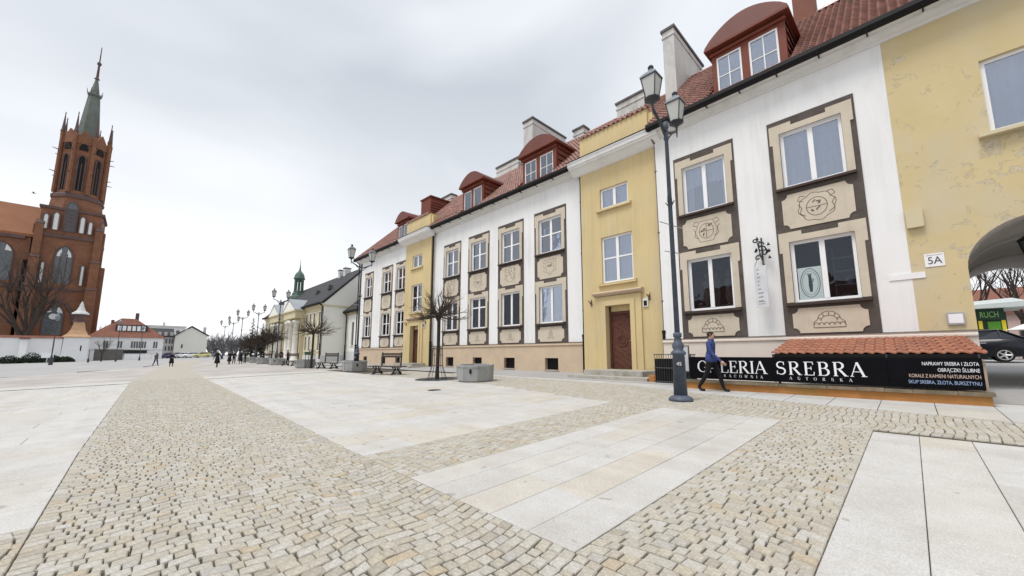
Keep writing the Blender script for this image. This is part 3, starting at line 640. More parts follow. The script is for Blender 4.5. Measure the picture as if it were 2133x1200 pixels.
def tiled_roof(par, x0, x1, y0, z0, ridge_y, rise, tw, tl, skip=(), singles=0, rank=None, mats=('tile','tile_i')):
    fr = roof_frame(y0,z0,rise); sl = (ridge_y-y0)*sqrt(1+rise*rise); rows = int(sl/tl); cols = int((x1-x0)/tw)
    zr = z0+(ridge_y-y0)*rise
    d = MB().prism([(y0,z0-.06),(y0,z0-.02),(ridge_y,zr-.02),(2*ridge_y-y0,z0-.02),(2*ridge_y-y0,z0-.06)],'x',x0,x1); d.build('roof_deck', M['redroof'], par)
    V, F = tile_geo(tw, tl); lst = []
    for r in range(rows):
        for c in range(cols):
            x = x0+c*tw; s = r*tl; xm, sm = x+tw/2, s+tl/2; p = fr(xm,sm,0)
            if any(a < xm < b and p[1] < yb for a,b,yb in skip): continue
            lst.append((x,s,p))
    lst.sort(key=rank or (lambda t: 0))
    me = None
    for x,s,p in lst[:singles]:
        if me is None: me = MB().add([(v[0], v[1], v[2]) for v in V], F).mesh('roof_tile', M[mats[0]], True)
        o = put('roof_tile', me, par, loc=fr(x,s,.012)); o.rotation_euler = (math.atan(rise),0,rs.uniform(-.006,.006))
    mb = MB()
    for x,s,p in lst[singles:]: mb.add([fr(x+v[0], s+v[1], v[2]+.012) for v in V], F)
    mb.build('roof_tile_field', M[mats[1]], par, smooth=True, kind='stuff')
    rc = MB(); n = int((x1-x0)/.45)
    for i in range(n):
        xa = x0+(x1-x0)*i/n; rc.prism([(ridge_y+.17*cos(t),zr-.03+.15*sin(t)) for t in [pi*k/6 for k in range(7)]],'x',xa,xa+(x1-x0)/n*.97)
    rc.build('ridge_cap', M['tile_i'], par)
def dormer(par, x0, x1, zb, ze, zt, depth, bars=True, y0=-.05):
    """red timber dormer with a bowed roof; x0..x1 body, zb sill, ze eaves, zt crown"""
    w = x1-x0; q = w/3.0; wa = (x0+.16*q*1.2, x0+1.27*q); wb = (x1-1.42*q, x1-.28*q)
    f = MB(); hz = (zb+.05, ze-.55*q/1.0 if 0 else ze-.48)
    f.holed(x0,x1,zb-.5,ze,[(wa[0],wa[1],zb,hz[1]),(wb[0],wb[1],zb,hz[1])],y0,y0+.16); o = f.build('dormer', M['red'], par)
    for a,b in (wa,wb):
        fr = MB(); t = .075; ya,yb = y0+.03,y0+.11
        fr.box(a,b,ya,yb,zb,zb+t); fr.box(a,b,ya,yb,hz[1]-t,hz[1]); fr.box(a,a+t,ya,yb,zb+t,hz[1]-t); fr.box(b-t,b,ya,yb,zb+t,hz[1]-t)
        if bars: fr.box((a+b)/2-.02,(a+b)/2+.02,ya+.02,yb,zb+t,hz[1]-t); zm=(zb+hz[1])/2; fr.box(a+t,(a+b)/2-.021,ya+.02,yb,zm-.02,zm+.02); fr.box((a+b)/2+.021,b-t,ya+.02,yb,zm-.02,zm+.02)
        fr.build('window_frame', M['pvc'], o); MB().box(a+t,b-t,y0+.075,y0+.085,zb+t,hz[1]-t).build('pane', M['glass'], o)
        c = MB(); n = 14
        for i in range(n): xa,xb = a+(b-a)*i/n,a+(b-a)*(i+1)/n; c.quad((xa,y0+.2+.02*sin(i*2),zb),(xb,y0+.2+.02*sin(i*2+2),zb),(xb,y0+.2+.02*sin(i*2+2),hz[1]),(xa,y0+.2+.02*sin(i*2),hz[1]))
        c.build('curtain', M['curtain3'], o, smooth=True)
    MB().box(x0-.06,x1+.06,y0-.10,y0-.002,ze-.34,ze-.22).build('moulding', M['red'], o)
    zz = zb-.5; nb = 7; hb = (ze-zz)/nb
    for k in range(nb):      # lapped boards on both cheeks
        z0, z1 = zz+k*hb, zz+(k+1)*hb-.006
        for s_, xx in ((-1,x0),(1,x1)): MB().prism([(xx+s_*.004,z1),(xx+s_*.075,z0),(xx+s_*.045,z0),(xx-s_*.02,z1)] if s_>0 else [(xx-.004,z1),(xx+.02,z1),(xx-.045,z0),(xx-.075,z0)],'y',y0+.162,y0+depth).build('board', M['red'], o)
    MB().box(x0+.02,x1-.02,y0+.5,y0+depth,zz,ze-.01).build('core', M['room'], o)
    # bowed roof
    e = .2; xa, xb = x0-e, x1+e; n = 14; P = [(xa,ze),(xa,ze+.10)]
    for i in range(n+1): u = i/n; P.append((xa+(xb-xa)*u, ze+.10+(zt-ze-.10)*sin(pi*u)**.8))
    P += [(xb,ze)]
    r = MB().prism(P,'y',y0-.28,y0+depth+.2).build('dormer_roof', M['redroof'], o)
    MB().box(xa-.03,xb+.03,y0-.31,y0+depth+.15,ze-.10,ze-.002).build('roof_edge', M['red'], o)
    return o
def chimney(par, x0, x1, y0, y1, z0, z1, mt='chim', cap='capst'):
    o = MB().box(x0,x1,y0,y1,z0,z1).build('chimney', M[mt], par)
    MB().box(x0-.09,x1+.09,y0-.09,y1+.09,z1+.001,z1+.16).build('chimney_cap', M[cap], o)
    MB().box(x0-.05,x1+.05,y0-.05,y1+.05,z1-.45,z1-.33).build('chimney_band', M[mt], o)
    n = max(2,int((y1-y0)/.9))
    for i in range(n):
        yy = y0+(y1-y0)*(i+.5)/n; MB().lathe([(.1,z1+.161),(.1,z1+.30)],(x0+x1)/2,yy,8).build('flue', M['capst'], o)
    return o
def plinth(par, x0, x1, holes, zg, mt='tan', y=-.06):
    p = MB(); p.holed(x0,x1,zg-.5,ZM-.12,holes,y,.3); o = p.build('plinth', M[mt], par)
    MB().prism([(y-.02,ZM-.119),(y-.06,ZM-.10),(y-.06,ZM-.04),(y-.02,ZM),(y+.0,ZM+.06),(.0,ZM+.068),(.0,ZM-.119)],'x',x0,x1).build('string_course', M[mt], par)
    MB().box(x0,x1,y-.062,-.032,ZM+.0685,ZM+.078).build('flashing', M['capst'], par)
    for a,b,z0,z1 in holes:
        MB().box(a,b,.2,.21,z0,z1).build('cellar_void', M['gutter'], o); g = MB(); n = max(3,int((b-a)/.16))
        for i in range(1,n): xx = a+(b-a)*i/n; g.path([(xx,.02,z0),(xx,.02,z1)],.012,5)
        for zz in (z0+(z1-z0)*.33,z0+(z1-z0)*.66): g.box(a,b,.035,.05,zz-.01,zz+.01)
        g.build('cellar_grille', M['gutter'], o); MB().box(a-.05,b+.05,y-.05,y+.1,z0-.06,z0-.001).build('cellar_sill', M['step'], o)
    return o

# ------------------------------------------------------------------ the near house: white front, worn yellow front with the passage arch
RN = radians(-1.5)
near = thing('town_house', 'white house with brown window columns and worn yellow archway front, nearest on the right', 'house', (-7.5,18.5,0), RN)
rg = random.Random(5)
h = column(near, .03, 2.72, 2, ('two','two'), ('lace',None), ('glass','glass_low'), rg)
h += column(near, 4.07, 2.78, 4, ('two','two'), ('net','none' if 0 else None), ('glass','glass_low'), rg)
MB().holed(-.95,7.72,ZM+.0685,12.95,h,0,.3).build('white_wall', M['white'], near)
plinth(near, -.95, 8.93, [], .55, 'pinkish')
# yellow wall with the arch opening
AC, AR, AZ, AH, AD = 10.6, 1.66, 4.3, 1.45, 11.5
yw = MB(); yw.holed(7.722,8.94,ZM+.0685,7.2,[],.0,.3); yw.holed(7.722,14.5,7.2,12.95,[(9.8,11.75,8.42,10.82)],0,.3); yw.holed(12.26,14.5,.0,7.2,[],0,.3)
arc = [(AC-AR*cos(pi*k/24), AZ+AH*sin(pi*k/24)) for k in range(25)]
for (xa,za),(xb,zb) in zip(arc,arc[1:]): yw.quad((xa,0,za),(xb,0,zb),(xb,0,7.2),(xa,0,7.2))
yw.build('yellow_wall', M['yellow_worn'], near)
vt = MB()
for (xa,za),(xb,zb) in zip(arc,arc[1:]):
    for k in range(4): ya,yb = AD*k/4,AD*(k+1)/4; vt.quad((xa,ya,za),(xa,yb,za),(xb,yb,zb),(xb,ya,zb))
    vt.quad((xa,AD,za),(xb,AD,zb),(xb,AD,7.2),(xa,AD,7.2))
for xx in (AC-AR,AC+AR): vt.quad((xx,.0,0),(xx,AD,0),(xx,AD,AZ),(xx,.0,AZ))
for k in (.33,.66):
    for (xa,za),(xb,zb) in zip(arc,arc[1:]): vt.prism([(xa,za-.07),(xb,zb-.07),(xb,zb-.002),(xa,za-.002)],'y',AD*k-.12,AD*k+.12)
vt.build('passage_vault', M['vault'], near)
MB().box(-1,14.5,AD-.3,AD-.002,7.2,12.9).build('back_wall', M['hgrey'], near)
window(near, 9.8, 11.75, 8.42, 10.82, 'two', False, 'glass', 'net', name='window')
MB().prism([(-.24,8.27),(.05,8.27),(.05,8.415),(.11,8.415),(-.24,8.38)],'x',9.55,12.0).build('sill', M['hyellow'], near)
cornice(near, -.95, 14.5, 13.12, .5)
gutter(near, -1.0, 14.5, -.56, 13.14)
def nrank(t):
    c, s_ = cos(RN), sin(RN); x, y, z = t[2]; q = to_px(-7.5+c*x-s_*y, 18.5+s_*x+c*y, z)
    return q[2] if q and -20 < q[0] < 2150 and -15 < q[1] < 400 and not (0.5 < x < 5.4 and y > 3.5) else 900+y
tiled_roof(near, -1.0, 14.5, -.62, 13.30, 5.8, RISE, .25, .36, skip=((2.0,5.2,2.6),), singles=300, rank=nrank)
dormer(near, 2.15, 5.05, 13.55, 15.98, 16.95, 2.9)
MB().box(1.35,1.62,1.0,6.0,14.2,14.4).build('verge_flashing', M['redroof'], near).rotation_euler = (0,0,0)
chimney(near, 4.6, 5.5, 5.3, 6.3, 18.8, 21.7, 'rooft')
# roof seam strip between bay roof and near roof
fr = roof_frame(-.62,13.30,RISE)
MB().add([fr(-.55,.2,.09),(fr(-.25,.2,.09)),fr(-.25,8.6,.09),fr(-.55,8.6,.09),fr(-.55,.2,.0),fr(-.25,.2,.0),fr(-.25,8.6,.0),fr(-.55,8.6,.0)],[(0,1,2,3),(0,4,5,1),(1,5,6,2),(2,6,7,3),(3,7,4,0)]).build('verge_strip', M['redroof'], near)
# shop display and window sticker in the lower right window
def shopfit():
    o = MB().box(4.62,5.36,.135,.139,3.78,5.02).build('window_poster', mat('frosted_film', (.42,.50,.50), .6, .05, 3), near)
    m = MB(); e = [(4.99+.30*cos(t),4.40+.56*sin(t)) for t in [2*pi*k/36 for k in range(36)]]; m.ribbon(e,.022,.133,True)
    e = [(4.99+.24*cos(t),4.40+.47*sin(t)) for t in [2*pi*k/36 for k in range(36)]]; m.ribbon(e,.012,.1326,True)
    m.ribbon([(4.99,4.72),(4.99,4.62)],.10,.1322); m.ribbon([(4.99,4.62),(5.0,4.3),(5.0,4.05)],[.09,.13,.08],.1318); m.ribbon([(5.02,4.58),(5.1,4.52),(5.05,4.42)],.03,.1314); m.ribbon([(4.9,4.75),(5.06,4.75)],.03,.131)
    m.build('figure_motif', M['ink'], o)
    d = MB(); 
    for k in range(4): d.box(5.65,6.35,.5,.9,3.72+k*.52,3.75+k*.52)
    d.path([(5.7,.5,3.7),(5.7,.5,5.7)],.02,6); d.path([(6.3,.5,3.7),(6.3,.5,5.7)],.02,6)
    d.lathe([(.25,3.74),(.22,3.85),(.1,3.92)],5.95,.62,12); d.lathe([(.12,4.27),(.15,4.45),(.05,4.6)],6.1,.62,12); d.build('display_shelves', M['steelbox'], near)
    d = MB()
    for xx in (1.0,1.45,1.95,2.2): d.lathe([(.05,3.9),(.16,4.2),(.13,4.7),(.17,5.0),(.05,5.15),(.1,5.3),(.04,5.45)],xx,.6,10)
    d.box(.6,2.4,.45,.85,3.7,3.9); d.build('display_busts', mat('display_beige', (.40,.33,.22), .7, .2, 4), near)
shopfit()
def nl(s, d, z): return (-7.5+cos(RN)*s-sin(RN)*d, 18.5+sin(RN)*s+cos(RN)*d, z)

# ------------------------------------------------------------------ the middle house with its yellow stair bay
def stair_bay(par, x0, x1, off):
    """yellow projecting bay: door, two windows, white cornice, attic; off shifts the measured layout"""
    Y = -.28
    def X(v): return v+off
    holes = [(X(-11.95),X(-10.15),10.04,11.26),(X(-11.95),X(-10.0),5.66,8.34),(X(-11.72),X(-10.22),.0,4.32)]
    b = thing('dummy','','',(0,0,0)); bpy.data.objects.remove(b)
    bw = MB().holed(x0,x1,.0,12.9,holes,0,.28).build('yellow_stair_bay', M['yellow'], par, loc=(0,Y,0))
    for a,b_,z0,z1 in holes[:2]:
        w = window(bw, a, b_, z0, z1, 'two' if z0 > 9 else 'cross', False, 'glass', 'net')
        MB().prism([(-.16,z0-.16),(0,z0-.16),(0,z0-.001),(.1,z0-.001),(-.16,z0-.05)],'x',a-.22,b_+.2).build('sill', M['yellow'], bw)
    # door surround, hood, recessed door
    a,b_,_,z1 = holes[2]
    s = MB(); s.box(a-.62,a-.002,-.10,-.001,.3,z1+.55); s.box(b_+.002,b_+.62,-.10,-.001,.3,z1+.55); s.box(a-.001,b_+.001,-.10,-.001,z1+.002,z1+.55)
    s.box(a-.26,a-.003,-.16,-.101,.3,z1+.28); s.box(b_+.003,b_+.26,-.16,-.101,.3,z1+.28); s.box(a-.002,b_+.002,-.16,-.101,z1+.02,z1+.28)
    s.build('door_surround', M['yellow'], bw)
    MB().prism([(-.34,z1+.74),(-.30,z1+.66),(-.12,z1+.58),(0,z1+.58),(0,z1+.84),(-.30,z1+.80)],'x',a-.75,b_+.75).build('door_hood', M['tan'], bw)
    d = MB(); d.box(a+.12,b_-.12,.30,.36,.9,z1-.45); door = d.build('door', M['door'], bw)
    f = MB(); f.box(a,a+.119,.22,.4,.9,z1); f.box(b_-.119,b_,.22,.4,.9,z1); f.box(a+.12,b_-.12,.22,.4,z1-.449,z1-.3); f.build('door_frame', M['door'], bw)
    MB().box(a+.12,b_-.12,.26,.4,z1-.299,z1).build('lintel_panel', M['yellow'], bw)
    c = MB(); xm = (a+b_)/2; zt, zb = z1-.5, .98; k = 0
    for i in range(9):      # carved diagonal boards either side and a ring in the middle
        for s_ in (-1,1):
            zc = zb+.2+(zt-zb-.3)*i/8
            if abs(zc-(zb+zt)/2) < .42: continue
            c.path([(xm,.295,zc+.16*s_*1),(xm+s_*.50,.295,zc-.16*s_)],.028,5)
    c.path([(xm+.30*cos(t),.29,(zb+zt)/2+.30*sin(t)) for t in [2*pi*q/18 for q in range(19)]],.035,5); c.path([(xm+.15*cos(t),.29,(zb+zt)/2+.15*sin(t)) for t in [2*pi*q/14 for q in range(15)]],.025,5)
    c.box(a+.14,a+.2,.285,.30,zb,zt); c.box(b_-.2,b_-.14,.285,.30,zb,zt); c.build('door_carving', M['door'], door)
    MB().lathe([(.0,0),(.035,.01),(.035,.05),(.0,.06)],b_-.28,.26,8).build('door_handle', M['steelbox'], door, loc=(0,0,2.35))
    r = MB(); r.box(a,b_,.45,.5,.5,z1); r.quad((a,.281,.5),(a,.45,.5),(a,.45,z1),(a,.281,z1)); r.quad((b_,.281,.5),(b_,.45,.5),(b_,.45,z1),(b_,.281,z1)); r.build('door_recess', M['yellow'], bw)
    # cornice and attic
    P = [(0,12.55),(-.12,12.58),(-.5,12.86),(-.62,12.88),(-.64,12.97),(-.72,12.99),(-.76,13.18),(-.80,13.2),(-.80,13.27),(0,13.27)]
    MB().prism(P,'x',x0-.42,x1+.42).build('bay_cornice', M['white'], bw)
    MB().box(x0-.46,x1+.46,-.83,.2,13.2705,13.31).build('cornice_flashing', M['gutter'], bw)
    MB().box(x0,x1-.35,.02,.9,13.311,14.95).build('attic_wall', M['yellow'], bw); MB().box(x1-.349,x1,.12,.9,13.311,14.7).build('attic_wall', M['yellow'], bw)
    t = MB(); V,F = tile_geo(.3,.42); n = int((x1-x0-.3)/.3)
    for i in range(n): t.add([(x0-.02+i*.3+v[0],-.08+v[1]*.9,14.97+v[2]+v[1]*.45) for v in V],F)
    t.box(x0-.03,x1-.33,-.02,.9,14.951,14.965); t.build('attic_coping', M['tile_i'], bw, smooth=False)
    for xx in (a-1.0,b_+1.05):   # small iron flag holders
        m = MB(); m.box(xx-.05,xx+.05,-.03,-.001,4.42,4.72); m.path([(xx,-.03,4.5),(xx-.02,-.28,4.72)],.028,6); m.path([(xx,-.03,4.62),(xx+.14,-.2,4.78)],.022,6); m.build('flag_holder', M['pipe'], bw)
    m = MB(); m.box(b_+.70,b_+.98,-.07,-.001,4.1,4.55); m.build('vent_box', M['soffit'], bw); MB().box(b_+.75,b_+.93,-.075,-.071,4.15,4.42).build('vent_opening', M['gutter'], bw)
    return bw
mid = thing('town_house', 'long white middle house with four brown window columns and a yellow door bay', 'house', (0,19,0))
h = []
h += column(mid,-28.45,2.55,7,('cross','cross'),('side','side'),('glass','glass_low'),rg)
h += column(mid,-24.85,2.65,9,('cross','vent'),('net','net'),('glass','glass_low'),rg)
h += column(mid,-21.17,2.70,11,('cross','two'),('net','lace'),('glass','glass_low'),rg)
h += column(mid,-17.42,2.76,13,('cross','two'),('net','half'),('glass','glass'),rg)
MB().holed(-30.12,-13.3,ZM+.0685,12.95,h,0,.3).build('white_wall', M['white'], mid)
plinth(mid,-30.12,-13.31,[(c-.55,c+.55,.68,1.42) for c in (-27.2,-23.5,-19.9,-16.0)],.57)
stair_bay(mid,-13.3,-8.5,0)
cornice(mid,-30.12,-13.72,13.12,.5); gutter(mid,-30.1,-13.75,-.56,13.14)
tiled_roof(mid,-30.4,-8.3,-.62,13.30,5.8,RISE,.26,.38,skip=((-18.6,-15.2,2.5),(-25.8,-22.8,2.5),(-13.3,-8.5,.5)))
dormer(mid,-18.5,-15.35,13.55,15.86,16.80,3.2); dormer(mid,-25.72,-22.95,13.55,15.86,16.80,3.2,bars=False)
chimney(mid,-21.35,-20.3,3.0,7.4,15.5,21.25); chimney(mid,-9.12,-8.42,3.0,7.8,15.5,21.75); chimney(mid,-27.4,-24.3,5.3,6.0,18.5,20.15); chimney(mid,-13.8,-11.6,5.3,6.1,18.5,20.3); chimney(mid,-17.9,-16.9,5.4,6.1,18.5,20.0)
downpipe(mid,-30.0,-.20,.75,12.6,(-30.0,-.5,13.1),'gutter'); downpipe(mid,-8.42,-.42,.75,12.5,(-8.45,-.7,12.95),'pipe'); downpipe(mid,-13.42,-.12,.75,12.4,(-13.5,-.5,13.1),'gutter',.05)
# snow guards on the roof edge
m = MB()
fr = roof_frame(-.62,13.30,RISE)
for i in range(34): x = -30+i*.47; p = fr(x,.55,.12); m.path([p,(p[0],p[1]-.06,p[2]+.12)],.014,4)
m.path([fr(-30,.55,.2),fr(-26.1,.55,.2)],.012,4); m.build('snow_guard', M['gutter'], mid)
# door steps
st = thing('door_steps','two worn stone steps before the brown carved door of the near yellow bay','steps',(0,0,0))
MB().box(-12.35,-8.05,15.85,18.6,.3,.62).build('step', M['step'], st); MB().box(-11.95,-8.7,16.7,18.6,.621,.86).build('step', M['step'], st)

# ------------------------------------------------------------------ the far house
far = thing('town_house','farther white house with three brown window columns beside the green turret building','house',(0,19,0))
h = column(far,-45.3,2.4,3,('cross','cross'),('side','net'),('glass','glass_low'),rg)+column(far,-40.75,2.6,5,('cross','cross'),('side','net'),('glass','glass_low'),rg)+column(far,-37.45,2.4,7,('cross','cross'),('net','net'),('glass','glass_low'),rg)
MB().holed(-46.8,-34.9,ZM+.0685,12.95,h,0,.3).build('white_wall', M['white'], far)
plinth(far,-46.8,-34.91,[(c-.5,c+.5,.68,1.42) for c in (-44.1,-39.5,-36.3)],.57)
stair_bay(far,-34.9,-30.14,-21.6)
MB().box(-46.8,-46.5,.301,10.5,-.2,12.95).build('end_wall', M['white'], far)
cornice(far,-46.8,-35.3,13.12,.5); gutter(far,-47.4,-35.4,-.56,13.14)
tiled_roof(far,-47.3,-30.42,-.62,13.30,5.8,RISE,.26,.38,skip=((-37.4,-34.9,2.5),(-34.9,-30.4,.5)))
dormer(far,-37.3,-34.95,13.55,15.7,16.6,2.6,bars=False)
chimney(far,-37.2,-35.2,5.3,6.0,18.5,19.9)
bx = MB().box(-36.5,-34.6,2.2,6.2,15.5,18.55).build('boarded_roof_shaft', M['red'], far)
for k in range(8): MB().prism([(-34.58,16.2+k*.29),(-34.50,15.94+k*.29),(-34.599,15.94+k*.29)],'y',2.18,6.2).build('board', M['red'], bx); 
MB().box(-36.6,-34.45,2.1,6.3,18.551,18.68).build('shaft_cap', M['redroof'], bx)
downpipe(far,-46.7,-.2,.75,12.6,(-46.9,-.5,13.1),'gutter')
st2 = thing('door_steps','stone steps before the narrow door of the far yellow bay','steps')
MB().box(-34.2,-29.9,16.6,18.6,.3,.62).build('step', M['step'], st2); MB().box(-33.8,-30.5,17.3,18.6,.621,.86).build('step', M['step'], st2)

# ------------------------------------------------------------------ houses on the other side of the square (they show as reflections in the panes)
for k,(xa,xb,hh,wm,lb) in enumerate(((-62,-38,10.5,'hgrey','grey house across the square, reflected in the far panes'),(-37.5,-14,12.5,'hyellow','yellow house across the square, reflected in the middle panes'),(-13.5,9,11.0,'tan','tan house across the square, reflected in the shop windows'),(9.5,34,12.0,'hcream','cream house across the square, reflected at the arch end'))):
    z0 = gz(-52); oh = thing('house_across_square', lb, 'house', (0,-52,z0)); ws = [(xa+1.4+i*2.7,xa+2.8+i*2.7,z,z+2.0) for i in range(int((xb-xa-2)/2.7)) for z in (1.2,4.6,7.8) if z+2.4 < hh]
    MB().holed(xa,xb,-.3,hh,ws,0,-.3).build('wall', M[wm], oh); MB().prism([(.5,hh-.1),(.5,hh+.15),(-6,hh+5.5),(-12.5,hh+.15),(-12.5,hh-.1)],'x',xa-.2,xb+.2).build('roof', M['rooft'], oh)
    for a,b,c,d in ws: MB().box(a,b,-.22,-.2,c,d).build('window', M['cglass'], oh)

# ------------------------------------------------------------------ shop sign, canopy, wall plates
def arcp(cx, cy, rx, ry, a0, a1, n=18): return [(cx+rx*cos(radians(a0+(a1-a0)*i/n)), cy+ry*sin(radians(a0+(a1-a0)*i/n))) for i in range(n+1)]
TK, TN = .135, .052       # thick and thin strokes of the roman capitals
def glyph(c):
    """strokes of a roman capital: (points, widths); returns strokes and advance"""
    def st(x): return [([(x,0),(x,1)],TK),([(x-.13,.02),(x+.13,.02)],.04),([(x-.13,.98),(x+.13,.98)],.04)]
    def bow(cx,cy,rx,ry,a0,a1): p = arcp(cx,cy,rx,ry,a0,a1); return (p,[TN+(TK-TN)*abs(cos(atan2((y-cy)/ry,(x-cx)/rx)))**1.5 for x,y in p])
    if c == 'G': return [bow(.42,.5,.37,.48,48,318),([(.72,.08),(.72,.42)],TK),([(.55,.42),(.86,.42)],.04),([(.69,.97),(.69,.72)],TN)], .92
    if c == 'C': return [bow(.42,.5,.37,.48,48,312),([(.69,.97),(.69,.72)],TN)], .82
    if c == 'O': return [bow(.42,.5,.37,.48,0,360)], .86
    if c == 'A': return [([(.08,.02),(.40,1)],TN),([(.40,1),(.74,.02)],TK),([(.2,.34),(.62,.34)],.045),([(0,.02),(.2,.02)],.04),([(.6,.02),(.9,.02)],.04)], .90
    if c == 'L': return st(.17)+[([(.2,.02),(.62,.02)],.045),([(.62,.0),(.65,.26)],TN)], .70
    if c == 'E': return st(.17)+[([(.2,.02),(.62,.02)],.045),([(.2,.98),(.58,.98)],.045),([(.2,.52),(.48,.52)],.045),([(.62,0),(.65,.26)],TN),([(.58,1),(.6,.78)],TN),([(.48,.40),(.48,.64)],TN)], .72
    if c == 'I': return st(.17), .34
    if c == 'R': return st(.17)+[([(.2,.98),(.36,.98)],.045),bow(.36,.755,.24,.235,-90,90),([(.2,.51),(.36,.51)],.045),([(.38,.5),(.72,.02)],TK),([(.64,.02),(.86,.02)],.04)], .84
    if c == 'P': return st(.17)+[([(.2,.98),(.36,.98)],.045),bow(.36,.735,.25,.25,-90,90),([(.2,.49),(.36,.49)],.045)], .68
    if c == 'B': return st(.17)+[([(.2,.98),(.36,.98)],.045),bow(.36,.76,.22,.22,-90,90),([(.2,.53),(.38,.53)],.045),bow(.38,.275,.27,.26,-90,90),([(.2,.02),(.38,.02)],.045)], .76
    if c == 'S':
        p = arcp(.33,.745,.24,.235,40,270,14)+arcp(.33,.265,.26,.245,90,-140,14)[1:]; n = len(p)
        return [(p,[TN+(TK-TN)*max(0,1-abs((i/(n-1)-.5)*2.4))**.7 for i in range(n)]),([(.53,.97),(.53,.73)],TN),([(.08,.03),(.08,.3)],TN)], .68
    if c == 'K': return st(.17)+[([(.22,.45),(.62,.98)],TN),([(.32,.56),(.70,.02)],TK),([(.6,.02),(.84,.02)],.04),([(.5,.98),(.76,.98)],.04)], .82
    if c == 'N': return [([(.14,0),(.14,1)],TN),([(.14,1),(.70,0)],TK),([(.70,0),(.70,1)],TN),([(.02,.02),(.26,.02)],.04),([(.02,.98),(.16,.98)],.04),([(.58,.98),(.82,.98)],.04)], .86
    if c == 'U': return [([(.16,1),(.16,.35)],TK),bow(.41,.33,.25,.31,180,360),([(.66,.33),(.66,1)],TN),([(.03,.98),(.3,.98)],.04),([(.54,.98),(.78,.98)],.04)], .82
    if c == 'T': return [([(.34,0),(.34,1)],TK),([(.03,.975),(.65,.975)],.05),([(.03,1),(.04,.76)],TN),([(.65,1),(.64,.76)],TN),([(.21,.02),(.47,.02)],.04)], .70
    if c == 'W': return [([(.08,1),(.3,0)],TK),([(.3,0),(.5,.95)],TN),([(.5,.95),(.72,0)],TK),([(.72,0),(.94,1)],TN),([(0,.98),(.2,.98)],.04),([(.84,.98),(1.04,.98)],.04)], 1.04
    return [], .4
def roman(parent, text, x0, x1, z, hgt, y, mt, name='lettering'):
    adv = [glyph(c)[1] for c in text]; tot = sum(adv); ntr = (x1-x0 - tot*hgt)/max(1,len(text)-1); x = x0
    for c, a in zip(text, adv):
        m = MB(); yy = y
        for pts, w in glyph(c)[0]:
            yy -= .0006; ws = [v*hgt for v in w] if hasattr(w,'__len__') else w*hgt
            m.ribbon([(x+px*hgt, z+pz*hgt) for px,pz in pts], ws, yy)
        if m.v: m.build(name, M[mt], parent)
        x += a*hgt + ntr
def text_mesh(txt, size, mt, parent, loc, align='LEFT', width=None, rot=(pi/2,0,0), name='lettering', ext=.002):
    cu = bpy.data.curves.new('txt','FONT'); cu.body = txt; cu.size = size; cu.align_x = align; cu.extrude = ext
    t = bpy.data.objects.new('txt', cu); COL.objects.link(t); bpy.context.view_layer.update()
    me = bpy.data.meshes.new_from_object(t.evaluated_get(bpy.context.evaluated_depsgraph_get())); bpy.data.objects.remove(t)
    if width:
        xs = [v.co.x for v in me.vertices]; k = width/max(1e-6,max(xs)-min(xs))
        for v in me.vertices: v.co.x *= k
    me.materials.clear(); me.materials.append(M[mt]); o = put(name, me, parent, loc=loc); o.rotation_euler = rot; return o
sg = thing('shop_sign','long black shop sign reading GALERIA SREBRA in silver capitals','sign',(0,0,0),0)
SY = 14.52
MB().box(-5.72,-.52,SY,SY+.06,.80,1.56).build('sign_board', M['black'], sg); MB().box(-.505,1.13,SY,SY+.06,.80,1.56).build('sign_board', M['black'], sg)
for xx in (-5.7,-3.1,-.51,1.1): MB().path([(xx,SY+.09,.78),(xx,SY+.09,1.66)],.02,6).build('sign_post', M['iron'], sg)
roman(sg,'GALERIA',-5.42,-3.28,1.03,.40,SY-.002,'lett'); roman(sg,'SREBRA',-3.05,-.93,1.03,.40,SY-.002,'lett')
roman(sg,'PRACOWNIA',-4.72,-3.42,.885,.085,SY-.002,'lett'); roman(sg,'AUTORSKA',-2.72,-1.25,.885,.085,SY-.002,'lett')
for k,(t,w,cl) in enumerate((('NAPRAWY SREBRA I ZŁOTA',.94,'lett'),('OBRĄCZKI ŚLUBNE',.68,'lett'),('KORALE Z KAMIENI NATURALNYCH',1.20,'lett_p'),('SKUP SREBRA, ZŁOTA, BURSZTYNU',1.22,'lett_b'))):
    text_mesh(t,.125,cl,sg,(1.07-w,SY-.004,1.375-k*.155),'LEFT',w)
lw = thing('low_parapet','ochre low parapet with mossy stone ledge under the long black sign','parapet')
MB().box(-5.86,1.20,SY-.02,SY+.32,.30,.66).build('base', M['brickbase'], lw)
rr_ = random.Random(8); x = -5.95
while x < 1.24:
    l = min(rr_.uniform(.5,.9), 1.26-x); MB().box(x,x+l-.008,SY-.10+rr_.uniform(-.015,.015),SY+.4,.661,.745+rr_.uniform(-.008,.01)).build('ledge_stone', M['ledge'], lw); x += l
MB().box(.86,1.20,SY+.321,18.3,.30,1.5).build('return_wall', M['tan'], lw)
